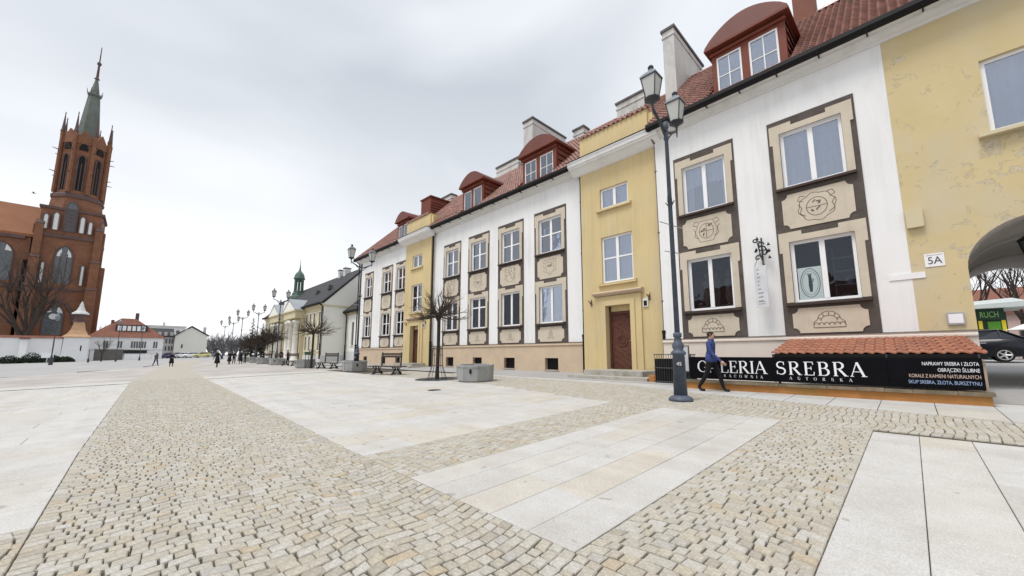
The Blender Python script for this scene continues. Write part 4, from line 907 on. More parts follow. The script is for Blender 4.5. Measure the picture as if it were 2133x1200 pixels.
# canopy of orange pantiles
cn = thing('tiled_canopy','sloping orange clay tile canopy above the black shop sign','canopy')
P0 = Vector((-3.18,14.72,1.66)); PT = Vector((-3.30,18.30,2.20)); W = 4.42; ROWS, COLS = 6, 20
up_ = (PT-P0); ul = up_.length; ang = math.atan2(up_.z, up_.y); tw, tl = W/COLS, ul/ROWS
me = MB().add(*tile_geo(tw,tl,.020,.045)).mesh('canopy_tile', M['awn_tile'], True)
for r in range(ROWS):
    for c in range(COLS):
        p = P0+up_*(r/ROWS); o = put('canopy_tile', me, cn, loc=(p.x+c*tw+.03*(ROWS-r)*0+rs.uniform(-.006,.006),p.y,p.z+.03)); o.rotation_euler = (ang,0,rs.uniform(-.012,.012))
MB().prism([(P0.y+.02,P0.z-.10),(P0.y+.02,P0.z-.02),(PT.y,PT.z-.03),(PT.y,PT.z-.11)],'x',P0.x+.05,P0.x+W-.03).build('canopy_deck', M['door'], cn)
MB().box(P0.x+.02,P0.x+W,P0.y-.01,P0.y+.019,P0.z-.12,P0.z+.0).build('fascia', M['gutter'], cn)
for xx in (-3.05,1.05): MB().path([(xx,14.9,.5),(xx,14.9,1.62)],.035,8).build('canopy_post', M['iron'], cn)
# notice board, black railing and brick stub left of the sign
nb = thing('notice_board','pale grey framed notice board left of the black sign','notice board',(-6.05,14.72,0))
MB().box(-.27,.27,.0,.04,1.0,1.98).build('frame', M['capst'], nb); MB().box(-.235,.235,-.008,-.001,1.04,1.94).build('notice_sheet', mat('faded_paper',(.50,.51,.55),.7,.05,4), nb)
for xx in (-.22,.22): MB().path([(xx,.05,.4),(xx,.05,1.0)],.02,6).build('leg', M['iron'], nb)
rl = thing('metal_railing','black lattice railing round the cellar stair beside the door steps','railing',(-7.0,15.75,.47))
for k in range(13): MB().path([(-.62+k*.1,0,.02),(-.62+k*.1,0,1.18)],.011,5).build('bar', M['iron'], rl)
for zz in (.06,.62,1.18): MB().path([(-.66,0,zz),(.64,0,zz)],.02,6).build('rail', M['iron'], rl)
for k in range(9): MB().path([(.64,.05+k*.12,.02),(.64,.05+k*.12,1.18)],.011,5).build('bar', M['iron'], rl)
MB().path([(.64,0,1.18),(.64,1.1,1.18)],.02,6).build('rail', M['iron'], rl)
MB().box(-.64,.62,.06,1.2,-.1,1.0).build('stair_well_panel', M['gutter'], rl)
bs = thing('brick_stub','small orange brick kerb between the steps and the railing','brick kerb',(-7.75,15.9,.35))
for k in range(2):
    for j in range(4): MB().box(-.26+k*.26,-.01+k*.26,0,.4,.004+j*.105,.10+j*.105).build('brick', M['brickbase'], bs)
# wrought-iron hanging sign
hs = thing('hanging_sign','white hanging shop sign on a black wrought iron bracket between the two near window columns','sign',nl(3.52,-.02,0),RN)
sb = MB().box(-.22,.22,-.56,-.53,3.52,5.22).build('sign_panel', mat('aged_sign_panel',(.60,.61,.63),.6,.1,3), hs)
m = MB(); rr_ = random.Random(4)
for k in range(9): zz = 5.05-k*.16; m.ribbon([(-.12,zz),(-.12+rr_.uniform(.05,.2),zz+.02)],.05,-.562)
m.ribbon([(-.15,3.75),(.12,3.75)],.03,-.5625); m.ribbon([(-.15,3.66),(.1,3.66)],.03,-.5625); m.build('sign_print', mat('grey_print',(.28,.28,.30),.7,.05,3), hs)
m = MB(); m.path([(0,-.0,5.3),(0,-.0,6.5)],.03,6); m.path([(0,0,6.3),(0,-.62,6.25)],.025,6); m.path([(0,0,5.55),(0,-.35,5.8),(0,-.62,6.2)],.02,6)
for k in range(5):
    cx, cz, r = rr_.uniform(-.2,.25), 5.6+k*.18, rr_.uniform(.09,.15); m.path([(cx+r*cos(t)*(1-t/9),-.3+rr_.uniform(-.05,.05),cz+r*sin(t)*(1-t/9)) for t in [q*.55 for q in range(12)]],.028,5)
for k in range(8):
    a, b = rr_.uniform(-.28,.3), rr_.uniform(5.5,6.4); m.path([(a,-.32,b),(a+.05,-.34,b+.06),(a+.1,-.32,b)],[.015,.075,.015],5)
for xx in (-.18,.18): m.path([(xx,-.545,5.22),(xx*.4,-.5,5.5),(0,-.45,5.75)],.012,5)
m.build('iron_bracket', M['iron'], hs)
def wallbox(name, s0, s1, z0, z1, d, mt, label, cat, txt=None):
    o = thing(name, label, cat, nl((s0+s1)/2,0,0), RN); w = (s1-s0)/2
    b = MB(); c = .02 if d > .05 else .004; b.prism([(-w,z0+c),(-w+c,z0),(w-c,z0),(w,z0+c),(w,z1-c),(w-c,z1),(-w+c,z1),(-w,z1-c)],'y',-d,-.003); b.build('body', M[mt], o); return o
o = wallbox('house_number_plate',8.05,8.49,4.47,4.90,.02,'plate','white house number plate reading 5A on the worn yellow wall','number plate'); text_mesh('5A',.33,'ink',o,(-.16,-.0235,4.56),'LEFT',.31); MB().box(-.19,.19,-.0225,-.0205,4.835,4.855).build('plate_line', M['steelbox'], o)
wallbox('street_name_plate',7.17,8.03,4.14,4.34,.03,'plate','narrow blank pale street plate crossing from white to yellow wall','street plate')
wallbox('alarm_box',7.76,8.16,5.83,6.45,.16,'hyellow','cream alarm box high on the edge of the yellow wall','alarm box')
o = wallbox('meter_box',8.35,8.72,2.57,2.95,.07,'steelbox','small scratched grey metal box low on the yellow wall by the arch','meter box'); MB().box(-.15,.15,-.075,-.0705,2.62,2.9).build('box_door', M['plate'], o)
# black lantern hanging in the archway
al = thing('hanging_lantern','black iron lantern hanging inside the archway, cut by the right picture edge','lantern',nl(10.35,.75,0),RN)
m = MB(); m.path([(0,0,5.7),(0,0,5.3)],.03,6); m.path([(-.12,0,5.42),(0,0,5.3),(.35,0,5.36)],.06,6); m.build('chain', M['gutter'], al)
MB().lathe([(.06,5.32),(.34,5.1),(.37,5.06),(.33,5.04)],n=6).build('cap', M['gutter'], al); MB().lathe([(.31,5.04),(.2,4.5)],n=6).build('glass_body', M['carglass'], al); MB().lathe([(.23,4.5),(.2,4.44),(.06,4.36),(.04,4.26)],n=6).build('foot', M['gutter'], al)
for k in range(6): t = k*pi/3; MB().path([(.32*cos(t),.32*sin(t),5.05),(.21*cos(t),.21*sin(t),4.48)],.018,5).build('bar', M['gutter'], al)

# ------------------------------------------------------------------ street lamps
def make_lantern(par, dy):
    z = 8.93
    o = MB().lathe([(.185,z),(.315,z+.66)],0,dy,4,ph=pi/4).build('lantern', M['lglass'], par)
    MB().lathe([(.355,z+.661),(.355,z+.70),(.27,z+.79),(.16,z+.87),(.09,z+.91),(.09,z+.95),(.0,z+.96)],0,dy,4,ph=pi/4).build('cap', M['lcap'], o)
    MB().lathe([(.05,z+.962),(.085,z+1.0),(.09,z+1.04),(.05,z+1.09)],0,dy,10).build('finial', M['iron'], o)
    MB().lathe([(.03,z-.24),(.05,z-.16),(.12,z-.08),(.23,z-.03),(.24,z-.001)],0,dy,8).build('cup', M['iron'], o)
    f = MB()
    for k in range(4):
        t = pi/4+k*pi/2; f.path([(.19*cos(t),dy+.19*sin(t),z),(.322*cos(t),dy+.322*sin(t),z+.66)],.018,5); t2 = t+pi/2
        f.path([(.33*cos(t),dy+.33*sin(t),z+.655),(.33*cos(t2),dy+.33*sin(t2),z+.655)],.018,5)
    f.build('lantern_frame', M['iron'], o)
def make_lamp(label, detail=True):
    l = thing('street_lamp', label, 'street lamp', (0,0,0), group='double lantern street lamps along the square')
    MB().lathe([(.32,-.02),(.33,.06),(.28,.11),(.20,.15),(.185,.16)],n=24).build('base', M['post'], l, smooth=True)
    MB().lathe([(.185,.16),(.165,1.30),(.20,1.31),(.21,1.36),(.18,1.40),(.13,1.44),(.16,1.52),(.16,1.60),(.11,1.68),(.09,1.80),(.12,1.82),(.12,1.92),(.075,1.95)],n=20).build('pedestal', M['post'], l, smooth=True)
    MB().lathe([(.075,1.95),(.055,7.95),(.08,7.97),(.085,8.05),(.065,8.08),(.065,8.32),(.09,8.35),(.075,8.55)],n=12).build('shaft', M['post'], l, smooth=True)
    for s_ in (-1,1):
        m = MB(); m.path([(0,s_*.05,8.22),(0,s_*.25,8.30),(0,s_*.6,8.47),(0,s_*.84,8.62),(0,s_*.85,8.74)],[.05,.045,.045,.04,.03],7)
        m.path([(0,s_*.06,8.0),(0,s_*.45,8.36)],.026,6); m.path([(0,s_*.85,8.64),(0,s_*.85,8.4)],[.03,.015],6); m.build('arm', M['iron'], l); make_lantern(l, s_*.85)
    if detail:
        m = MB()
        for s_ in (-1,1): m.path([(0,0,5.75),(0,s_*.12,5.92),(0,s_*.14,6.1)],[.03,.03,.012],6); m.path([(0,0,5.75),(s_*.14,0,5.95)],[.03,.012],6)
        m.build('flag_holder', M['iron'], l)
        for zz, w in ((5.2,.55),(4.35,.32)): MB().path([(-.1,-w,zz),(.1,w,zz)],.014,6).build('cross_bar', M['steelbox'], l)
    return l
lamp = make_lamp('nearest double lantern street lamp, before the near white house by the black sign'); lamp.location = (-4.73,11.28,gz(11.28))
l_ = text_mesh('45',.14,'plate',lamp,(0,0,0),'LEFT',.13,name='number_sticker'); l_.rotation_euler = (pi/2,0,radians(22.7)); l_.location = (.012,-.203,1.0)
lamps = [(-30.4,12.4,'second street lamp, before the downpipe of the far white house beside a planter'),(-58.5,13.2,'third street lamp, against the green turret of the columned building'),(-79,14.6,'fourth street lamp, tall against white sky left of the columned building'),(-91,14.2,'fifth street lamp, just left of the fourth'),(-108,15.2,'sixth street lamp, small and far among the bare trees'),(-123,15.6,'farthest street lamp at the end of the row')]
for x,y,lb in lamps: dup(lamp,(x,y,gz(y)),0,lb)

# ------------------------------------------------------------------ benches, planters
def make_bench():
    b = thing('park_bench','dark wooden bench on cast iron feet before the far yellow bay','bench',group='benches along the tree row')
    for k in range(4): MB().box(-1.45,1.45,-.42+k*.2,-.25+k*.2,.50,.555).build('seat_slat', M['wood'], b)
    for k,zz in enumerate((1.08,1.24)): MB().box(-.86,.86,.41,.46,zz,zz+.135).build('back_slat', M['wood'], b)
    for s_ in (-1,1):
        m = MB(); x = s_*.85
        m.path([(x,-.4,.49),(x,.40,.49)],.035,6); m.path([(x,.38,.45),(x,.44,1.42)],.055,6)
        for q in (-1,1): m.path([(x,q*.12,.48),(x,q*.1,.36),(x,q*.2,.22),(x,q*.36,.12),(x,q*.42,.02)],[.05,.06,.06,.07,.06],6); m.path([(x,q*.34,.46),(x,q*.22,.34),(x,q*.12,.36)],.03,6)
        m.path([(x,-.36,.06),(x,0,.14),(x,.36,.06)],.045,6); m.build('cast_iron_leg', M['iron'], b)
    return b
b0 = make_bench(); RB = radians(18)
b0.location = (-23.9,11.75,gz(11.75)); b0.rotation_euler = (TILT,0,RB)
for x,y,lb in ((-36.8,12.4,'dark bench between the second lamp planter and the pale gable wall'),(-49.2,12.5,'dark bench before the columns of the portico'),(-56.5,12.7,'dark bench behind the small far planter'),(-63.5,12.9,'farthest dark bench of the row, below the far trees')):
    o = dup(b0,(x,y,gz(y)),RB,lb)
def make_planter():
    p = thing('stone_planter','large grey octagonal concrete planter with a dark slot, nearest of the row','planter',group='octagonal concrete planters')
    MB().lathe([(.80,.0),(.80,.06),(.86,.07),(.90,.70),(.93,.71),(.93,.80),(.80,.80),(.78,.70)],n=8,ph=pi/8).build('body', M['conc'], p)
    MB().lathe([(.77,.66),(.77,.70)],n=8,ph=pi/8).build('soil', M['soil'], p); MB().box(-.05,.05,-.855,-.80,.42,.62).build('slot', M['gutter'], p)
    for k in range(8): t = k*pi/4; MB().path([(.872*cos(t+pi/8),.872*sin(t+pi/8),.08),(.906*cos(t+pi/8),.906*sin(t+pi/8),.69)],.012,4).build('corner_edge', M['conc'], p)
    return p
p0 = make_planter(); p0.location = (-14.95,11.95,gz(11.95)); p0.rotation_euler = (TILT,0,.62)
for x,y,lb in ((-29.9,12.05,'grey planter standing behind the second street lamp'),(-41.6,11.9,'grey planter beside the slim bare tree before the pale gable wall'),(-54.8,12.5,'pale grey planter left of the third street lamp'),(-62.5,12.6,'small pale planter under the second far tree'),(-71.0,13.2,'smaller far planter beyond the benches'),(-80,13.6,'farthest tiny planter of the row')):
    dup(p0,(x,y,gz(y)),rs.uniform(0,1.5),lb)

# ------------------------------------------------------------------ trees
def grow(m, p, d, l, r, lev, rg, spread, n_sides, up=.0, droop=0, kids=(3,4)):
    pts = [p]; rad = [r]; q = p.copy(); dd = d.copy(); k = 4
    for i in range(k):
        dd = (dd + Vector((rg.uniform(-1,1),rg.uniform(-1,1),rg.uniform(-1,1)))*.16 + Vector((0,0,up-droop*(i/k)))*.12).normalized()
        q = q + dd*(l/k); pts.append(q.copy()); rad.append(r*(1-.55*(i+1)/k))
    m.path(pts, rad, n_sides if r > .03 else 3, cap=False)
    if lev <= 0: return
    for j in range(rg.randint(*kids)):
        i = rg.randint(1,k); b = pts[i]
        nd = (dd + Vector((rg.uniform(-1,1),rg.uniform(-1,1),rg.uniform(-.7,1)))*spread).normalized()
        grow(m, b, nd, l*rg.uniform(.5,.78), rad[i]*.68, lev-1, rg, spread, n_sides, up, droop, kids)
def pollard(label, x, y, trunk_h, R, H, seed, guard=True, nb=22, group='clipped bare trees in a row', tr=.10, lev=2, rmul=1.0):
    rg = random.Random(seed); t = thing('bare_tree', label, 'tree', (x,y,gz(y)), group=group)
    m = MB(); m.path([(0,0,-.1),(.01,0,.4),(.03,.02,trunk_h*.5),(0,.03,trunk_h),(0,.0,trunk_h+.25)],[tr*1.25,tr,tr*.9,tr*.95,tr*1.2],9); m.lathe([(tr*.8,trunk_h-.12),(tr*1.7,trunk_h+.08),(tr*1.8,trunk_h+.2),(tr*.8,trunk_h+.36)],0,0,9); m.build('trunk', M['bark'], t)
    c = MB(); 
    for k in range(nb):
        a = 2*pi*k/nb*1.0 + rg.uniform(-.2,.2); el = rg.choice((rg.uniform(-.12,.25),rg.uniform(.2,.7),rg.uniform(.6,1.35)))
        d = Vector((cos(a)*cos(el),sin(a)*cos(el),sin(el))); l = R*rg.uniform(.6,.8)*(1 if el < .7 else H/R*.8)
        grow(c, Vector((0,0,trunk_h+.12)), d, l, .045*rmul, lev, rg, .65, 4, .2, .35, (3,5))
    c.build('crown', M['twig'], t)
    if guard:
        g = MB()
        for k in range(8):
            a = 2*pi*k/8; g.path([(.52*cos(a),.52*sin(a),0),(.30*cos(a),.30*sin(a),.72),(.26*cos(a),.26*sin(a),1.75)],.016,5)
        for zz, r in ((.72,.30),(1.28,.28),(1.62,.27)): g.path([(r*cos(q*pi/8),r*sin(q*pi/8),zz) for q in range(17)],.016,5)
        g.build('tree_guard', M['iron'], t)
    return t
pollard('mushroom shaped bare tree in an iron guard, nearest, before the middle house', -17.7,11.55,3.2,1.5,1.9,17,nb=28)
disc('tree_grate',-17.7,11.55,1.15,M['iron'],'round iron tree grate under the nearest bare tree','tree grate',.02)
pollard('slim clipped bare tree with a sign, before the pale gable of the columned building',-39.7,11.9,3.25,2.0,1.8,12,nb=26)
pollard('dark bare tree before the portico, right of the third lamp post',-62.0,13.4,3.3,2.1,2.4,13,nb=26,rmul=1.4)
pollard('dense dark bare tree, first left of the portico',-71.5,14.3,3.0,2.3,2.4,14,nb=34,rmul=1.9,guard=False)
pollard('dense dark bare tree, second left of the portico',-80,15.0,2.6,2.5,2.6,15,nb=36,rmul=2.2,guard=False)
pollard('lowest dark bare tree at the far end of the row',-88,15.6,2.2,2.7,2.6,16,nb=38,rmul=2.6,guard=False)
sgn = thing('tree_plaque','small dark plaque on two legs beneath the slim clipped tree','plaque',(-39.4,11.5,gz(11.5)),RB)
MB().box(-.55,.55,-.02,.02,1.25,1.55).build('panel', M['dgreen'], sgn); MB().path([(-.4,0,0),(-.4,0,1.3)],.025,5).build('leg', M['iron'], sgn); MB().path([(.4,0,0),(.4,0,1.3)],.025,5).build('leg', M['iron'], sgn)
def big_tree(label, x, y, h, seed, spread=.6, lev=4, r=.5, lean=0, nk=5, group=None, z=None, trunk=.25, kids=(3,4)):
    rg = random.Random(seed); t = thing('bare_tree', label, 'tree', (x,y,gz(y) if z is None else z), group=group)
    MB().path([(0,0,-.2),(.1,0,h*trunk*.5),(.2,lean*.2,h*trunk)],[r*1.3,r,r*.9],9).build('trunk', M['bark'], t)
    c = MB()
    for k in range(nk):
        a = 2*pi*k/nk+rg.uniform(-.4,.4); d = Vector((cos(a)*.6,sin(a)*.6,1)).normalized() if k else Vector((0,.1,1))
        grow(c, Vector((.2,lean*.2,h*trunk-.1)), d, h*.40, r*.62, lev, rg, spread, 5, .5, 0, kids)
    c.build('crown', M['twig'], t); return t

# ------------------------------------------------------------------ columned building with the green turret
th = thing('columned_hall','pale yellow columned hall with dark roof and green copper turret','hall',(0,19.5,0))
ZE = 9.35; XR, XL = -61.0, -98.0; RD = 6.2
wins = []
for cx in (-62.5,-65.0,-66.9,-68.7): wins += [(cx-.45,cx+.45,6.0,8.1),(cx-.45,cx+.45,2.3,4.5)]
for cx in (-91,-94,-96.4): wins += [(cx-.45,cx+.45,6.0,8.1),(cx-.45,cx+.45,2.3,4.5)]
MB().holed(XL,XR,-.2,ZE,wins,0,.3).build('wall', M['hyellow'], th)
for a,b,c,d in wins:
    o = MB().box(a,b,.15,.2,c,d).build('window', M['cglass'], th); MB().box((a+b)/2-.03,(a+b)/2+.03,.13,.149,c,d).build('mullion', M['pvc'], o); s_ = MB(); s_.box(a-.16,a-.01,-.05,-.001,c-.1,d+.15); s_.box(b+.01,b+.16,-.05,-.001,c-.1,d+.15); s_.box(a-.009,b+.009,-.05,-.001,d+.01,d+.15); s_.box(a-.22,b+.22,-.1,-.051,c-.2,c-.1); s_.build('surround', M['hcream'], o)
MB().box(XL,XR+.02,-.08,-.001,-.2,1.5).build('base_course', M['hgrey'], th)
MB().prism([(.0,8.8),(-.1,8.85),(-.3,9.2),(-.35,9.35),(0,9.35)],'x',XL,XR).build('cornice', M['hyellow'], th)
MB().prism([(0,-.2),(2*RD,-.2),(2*RD,ZE),(RD,ZE+RD*1.02),(0,ZE)],'x',XR-.3,XR+.001).build('gable_wall', M['hcream'], th)
MB().box(XR-.1,XR+.09,-.05,2*RD+.05,ZE-.45,ZE-.2).build('gable_band', M['hyellow'], th); MB().box(XR-.1,XR+.06,-.04,2*RD,-.2,1.5).build('gable_base', M['hgrey'], th)
MB().prism([(-.5,ZE-.15),(RD,ZE+RD*1.02+.1),(2*RD+.5,ZE-.15),(2*RD+.5,ZE+.08),(RD,ZE+RD*1.02+.35),(-.5,ZE+.08)],'x',XL-.2,XR+.2).build('roof', M['roofd'], th)
for x,z in ((-66,13.2),(-72,13.0)): MB().box(x-.5,x+.5,2.0,2.6,z-.9,z-.2).build('skylight', M['capst'], th)
for x in (-62.2,-69,-71.5): chimney(th,x-.4,x+.4,5.6,6.6,14.2,16.8,'hgrey')
gutter(th, XL, XR, -.55, ZE-.1); downpipe(th,XR-.15,-.18,1.2,ZE-.5,(XR-.2,-.5,ZE-.1),'gutter',.09); downpipe(th,-73.6,-.18,1.2,ZE-.5,(-73.6,-.5,ZE-.1),'gutter',.09)
# portico: two column pairs, pediments, zinc roofs
PX0, PX1, PY, PW = -86.5, -69.8, -.9, 6.4
for x0,x1 in ((PX0,PX0+PW),(PX1-PW,PX1)):
    pc = MB(); pc.box(x0,x1,PY+.3,-.001,-.2,7.6); pc.build('portico_wing', M['hyellow'], th)
    for cx in (x0+.8,x0+2.9,x1-.8): MB().lathe([(.62,.3),(.62,.9),(.5,.95),(.5,1.1),(.44,1.2),(.38,6.7),(.5,6.8),(.58,7.0),(.6,7.2)],cx,PY-.15,14).build('column', M['hcream'], th, smooth=True)
    e = MB(); e.box(x0-.2,x1+.2,PY-.7,-.001,7.61,8.7); e.box(x0-.4,x1+.4,PY-.9,-.001,8.71,8.95); e.build('entablature', M['hyellow'], th)
    xm = (x0+x1)/2; MB().prism([(x0-.4,8.96),(x1+.4,8.96),(xm,10.9)],'y',PY-.85,PY-.4).build('pediment', M['hcream'], th)
    MB().prism([(x0-.5,8.97),(x0-.4,8.955),(xm,10.7),(x1+.4,8.955),(x1+.5,8.97),(xm,11.05)],'y',PY-.9,3.0).build('pediment_roof', M['zinc'], th)
MB().box(PX0+PW+.01,PX1-PW-.01,PY+.5,-.002,-.2,8.9).build('portico_centre', M['hcream'], th)
MB().box(PX0+PW+1,PX1-PW-1,PY+.4,PY+.5,.3,4.4).build('door', M['door'], th)
MB().prism([(PX0+5,8.951),(PX1-5,8.951),(PX1-6,11.3),(PX0+6,11.3)],'y',PY+.2,4).build('attic', M['hcream'], th)
TX, TY = -92.0, 4.5
tu = MB().lathe([(2.6,13.0),(2.1,13.2),(1.9,14.0),(1.3,14.3),(1.2,14.9)],TX,TY,8,ph=pi/8).build('turret_base', M['patina'], th)
MB().box(TX-5,TX+5,TY-2.5,TY+3,10.5,13.0).build('turret_plinth', M['roofd'], th)
MB().lathe([(1.0,14.901),(1.0,15.3)],TX,TY,8,ph=pi/8).build('turret_drum', M['patina'], tu)
for k in range(8): t = k*pi/4+pi/8; MB().path([(TX+.8*cos(t),TY+.8*sin(t),15.2),(TX+.78*cos(t),TY+.78*sin(t),17.7)],.15,6).build('turret_post', M['patina'], tu)
MB().lathe([(.9,17.5),(.95,17.9),(1.12,18.0),(1.15,18.2),(1.02,18.3),(.98,18.7),(.78,19.2),(.42,19.6),(.22,19.9),(.14,20.4),(.06,21.2),(.02,22.6)],TX,TY,16).build('turret_dome', M['patina'], tu, smooth=True)
# link building
lk = thing('link_building','narrow pale building with dark roof squeezed beside the far white house','building',(0,23,0))
MB().holed(-61,-46.9,-.2,8.2,[(-58.9,-58.0,3.0,6.5),(-54,-53.1,3.0,6.5)],0,.3).build('wall', M['hcream'], lk)
for a in (-58.9,-54): 
    o = MB().box(a,a+.9,.12,.16,3.0,6.5).build('window', M['cglass'], lk); MB().box(a-.15,a+1.05,-.12,-.001,2.85,2.99).build('sill', M['hgrey'], o)
MB().box(-61,-46.9,-.06,-.001,-.2,2.1).build('base_course', M['hgrey'], lk); MB().box(-61,-46.9,-.03,-.001,7.6,8.2).build('frieze', M['hyellow'], lk)
MB().prism([(-.5,8.1),(5,13.2),(10,8.1),(10,8.35),(5,13.5),(-.5,8.35)],'x',-61,-46.9).build('roof', M['roofd'], lk); gutter(lk,-61,-46.9,-.5,8.05); downpipe(lk,-60.6,-.2,1.0,7.4,(-60.6,-.5,8.0),'gutter',.09)

# ------------------------------------------------------------------ the brick church (front runs along y, faces +x)
ch = thing('brick_church','tall red brick church with gothic tower, white niches and grey-green spire','church',(-205,-21.3,-.6))
def ogive(w, h, n=6):
    """pointed arch outline, width w, total height h, base at z 0"""
    r = w; s_ = h - r*.866; P = [(-w/2,0),(w/2,0)]
    P += [(-w/2+r*cos(radians(60*k/n)), s_+r*sin(radians(60*k/n))) for k in range(n+1)]
    P += [(w/2-r*cos(radians(60*k/n)), s_+r*sin(radians(60*k/n))) for k in range(n-1,-1,-1)]
    return P
def gothic(par, name, cy, z, w, h, mt, x=.05, trim=True, extra=None):
    o = MB().prism([(cy+a,z+b) for a,b in ogive(w,h)],'x',x-.4,x).build(name, M[mt], par)
    if trim:
        t = MB(); P = ogive(w,h)[1:]; P = [(cy+a,z+b) for a,b in P]+[(cy-w/2,z)]; t.path([(x+.02,a,b) for a,b in P],.22,5); t.build('brick_trim', M['church_d'], par)
    return o
HW = 7.3
tw_ = MB().box(-2*HW,0,-HW,HW,0,53).build('tower_shaft', M['church'], ch)
for z,o_,t in ((6,.5,.7),(24.5,.35,.6),(43,.55,1.1),(53,.5,.9)): MB().box(-2*HW-o_,o_,-HW-o_,HW+o_,z,z+t).build('string_course', M['church_d'], tw_)
for sy in (-1,1):        # stepped corner buttresses
    for (w,d,z0,z1) in ((2.6,2.4,0,25),(2.2,1.7,25.01,35),(1.9,1.1,35.01,47)):
        yc = sy*(HW-.3); MB().box(-1.5,d,yc-w/2,yc+w/2,z0,z1).build('buttress', M['church'], tw_); MB().prism([(d+.12,z1),(d+.12,z1+.3),(.1,z1+1.6),(.1,z1)],'y',yc-w/2-.1,yc+w/2+.1).build('buttress_cap', M['church_d'], tw_)
    for (w,d,z0,z1) in ((2.4,2.2,0,34),(2.0,1.2,34.01,47)): MB().box(-3,-.6,sy*HW-(d if sy<0 else -.0),sy*HW+(d if sy>0 else 0),z0,z1).build('buttress', M['church'], tw_)
gothic(tw_,'large_window',-.6,26.8,4.3,13.6,'cglass')
for s_ in (-1,1): MB().prism([(-.6+s_*.55,36.4),(-.6+s_*1.75,36.4),(-.6+s_*1.5,37.8),(-.6+s_*.75,39.2)],'x',.06,.12).build('white_tracery', M['niche'], tw_)
for yy in (-1.35,.15): MB().box(.06,.2,yy-.12,yy+.12,27,37.5).build('mullion', M['church_d'], tw_)
gothic(tw_,'porch_window',-.9,9.0,4.6,10.6,'cglass'); o = MB().path([(.1,-.9+4.6*cos(t),13+7.6*sin(t)) for t in [pi*k/16 for k in range(17)]],.5,6).build('porch_arch', M['church_d'], tw_)
for s_ in (-1,1): MB().prism([(-.9+s_*.6,16.8),(-.9+s_*2.0,16.4),(-.9+s_*1.7,17.8),(-.9+s_*.8,18.8)],'x',.06,.12).build('white_tracery', M['niche'], tw_)
MB().lathe([(1.0,0),(1.0,.25)],n=18).build('clock_rosette', M['niche'], tw_, loc=(.1,-.9,15.2)).rotation_euler = (0,pi/2,0)
for yy,z,w,h_ in ((4.2,26.6,1.0,7.4),(-5.0,26.6,1.0,7.4)): gothic(tw_,'white_niche',yy,z,w,h_,'niche',.5)
gothic(tw_,'louvre_window',-.3,45.6,2.9,11.0,'cglass',.6)
for k in range(12): MB().box(.62,.85,-1.65,1.05,46+k*.68,46.25+k*.68).build('louvre', M['church_d'], tw_)
for yy,w,h_ in ((-3.6,1.5,6.4),(2.6,1.4,6.2),(-5.9,1.3,5.4),(4.6,1.2,4.8)): gothic(tw_,'white_niche',yy,45.6,w,h_,'niche',.6)
# octagon belfry
OR = 6.0; cx_ = -HW
oc = MB().lathe([(OR*1.24,47),(OR*1.22,52.5),(OR*1.12,58.5)],cx_,0,8,ph=pi/8).build('octagon_lower', M['church'], ch)
MB().lathe([(OR*1.18,58.501),(OR*1.18,59.6),(OR*1.05,60.4)],cx_,0,8,ph=pi/8).build('octagon_cornice', M['church_d'], oc)
ob = MB().lathe([(OR*1.0,60.3),(OR*1.0,79.5),(OR*1.06,79.6),(OR*1.06,81.2),(OR*.95,81.3),(OR*.9,83)],cx_,0,8,ph=pi/8).build('octagon_belfry', M['church'], ch)
ap = OR*cos(pi/8)
for k in range(8):
    t = k*pi/4; ct, st_ = cos(t), sin(t)
    def rot(pts): return [(cx_+ct*x-st_*y, st_*x+ct*y, z) for x,y,z in pts]
    P = ogive(2.0,13.8); n = len(P)
    MB().add(rot([(ap+.05,a,61.6+b) for a,b in P]+[(ap-.4,a,61.6+b) for a,b in P]), [tuple(range(n))]+[(i,n+i,n+(i+1)%n,(i+1)%n) for i in range(n)]).build('belfry_opening', M['gutter'], ob)
    MB().path(rot([(ap+.1,a,61.6+b) for a,b in P[1:]+[P[0]]]),.28,5).build('brick_trim', M['church_d'], ob)
    MB().path(rot([(ap+.12,0,61.7),(ap+.12,0,72)]),.14,5).build('mullion', M['church_d'], ob)
    P = ogive(2.2,2.6); n = len(P); MB().add(rot([(ap+.42,a,77.2+b) for a,b in P]+[(ap,a,77.2+b) for a,b in P]), [tuple(range(n))]+[(i,n+i,n+(i+1)%n,(i+1)%n) for i in range(n)]).build('small_arch', M['gutter'], ob)
    g_ = [(-2.3,81.2),(2.3,81.2),(0,85.2)]; MB().add(rot([(ap+.35,a,b) for a,b in g_]+[(ap-.3,a,b) for a,b in g_]),[(0,1,2),(3,5,4),(0,3,4,1),(1,4,5,2),(2,5,3,0)]).build('gablet', M['church'], ob)
    t2 = t+pi/8; px, py = cx_+OR*1.08*cos(t2), OR*1.08*sin(t2)
    MB().lathe([(.62,60.4),(.55,82),(.62,82.1),(.62,83.6),(.5,83.7)],px,py,6).build('corner_shaft', M['church'], ob)
    if k%2 == 0 or True: MB().lathe([(.75,83.7),(.5,84.6),(.12,90.5),(.2,90.8),(.03,91.6)],px,py,6).build('pinnacle', M['church_d'], ob)
    for zz in (68,76.5): MB().path([(px,py,zz),(px+1.9*cos(t2),py+1.9*sin(t2),zz+.2)],[.22,.1],5).build('gargoyle', M['church_d'], ob)
sp = MB().lathe([(3.4,82.5),(3.0,86.5),(1.75,101),(1.4,101.6)],cx_,0,8,ph=pi/8).build('spire', M['spire'], ch)
MB().lathe([(1.6,101.6),(2.0,102.0),(2.0,102.6),(1.4,103.0),(.42,109)],cx_,0,8,ph=pi/8).build('spire_crown', M['spire'], sp); MB().lathe([(.42,109),(.85,109.3),(.4,109.8),(.3,115),(.65,115.5),(.6,116.2),(.2,116.6),(.12,123)],cx_,0,8).build('spire_tip', M['church_d'], sp)
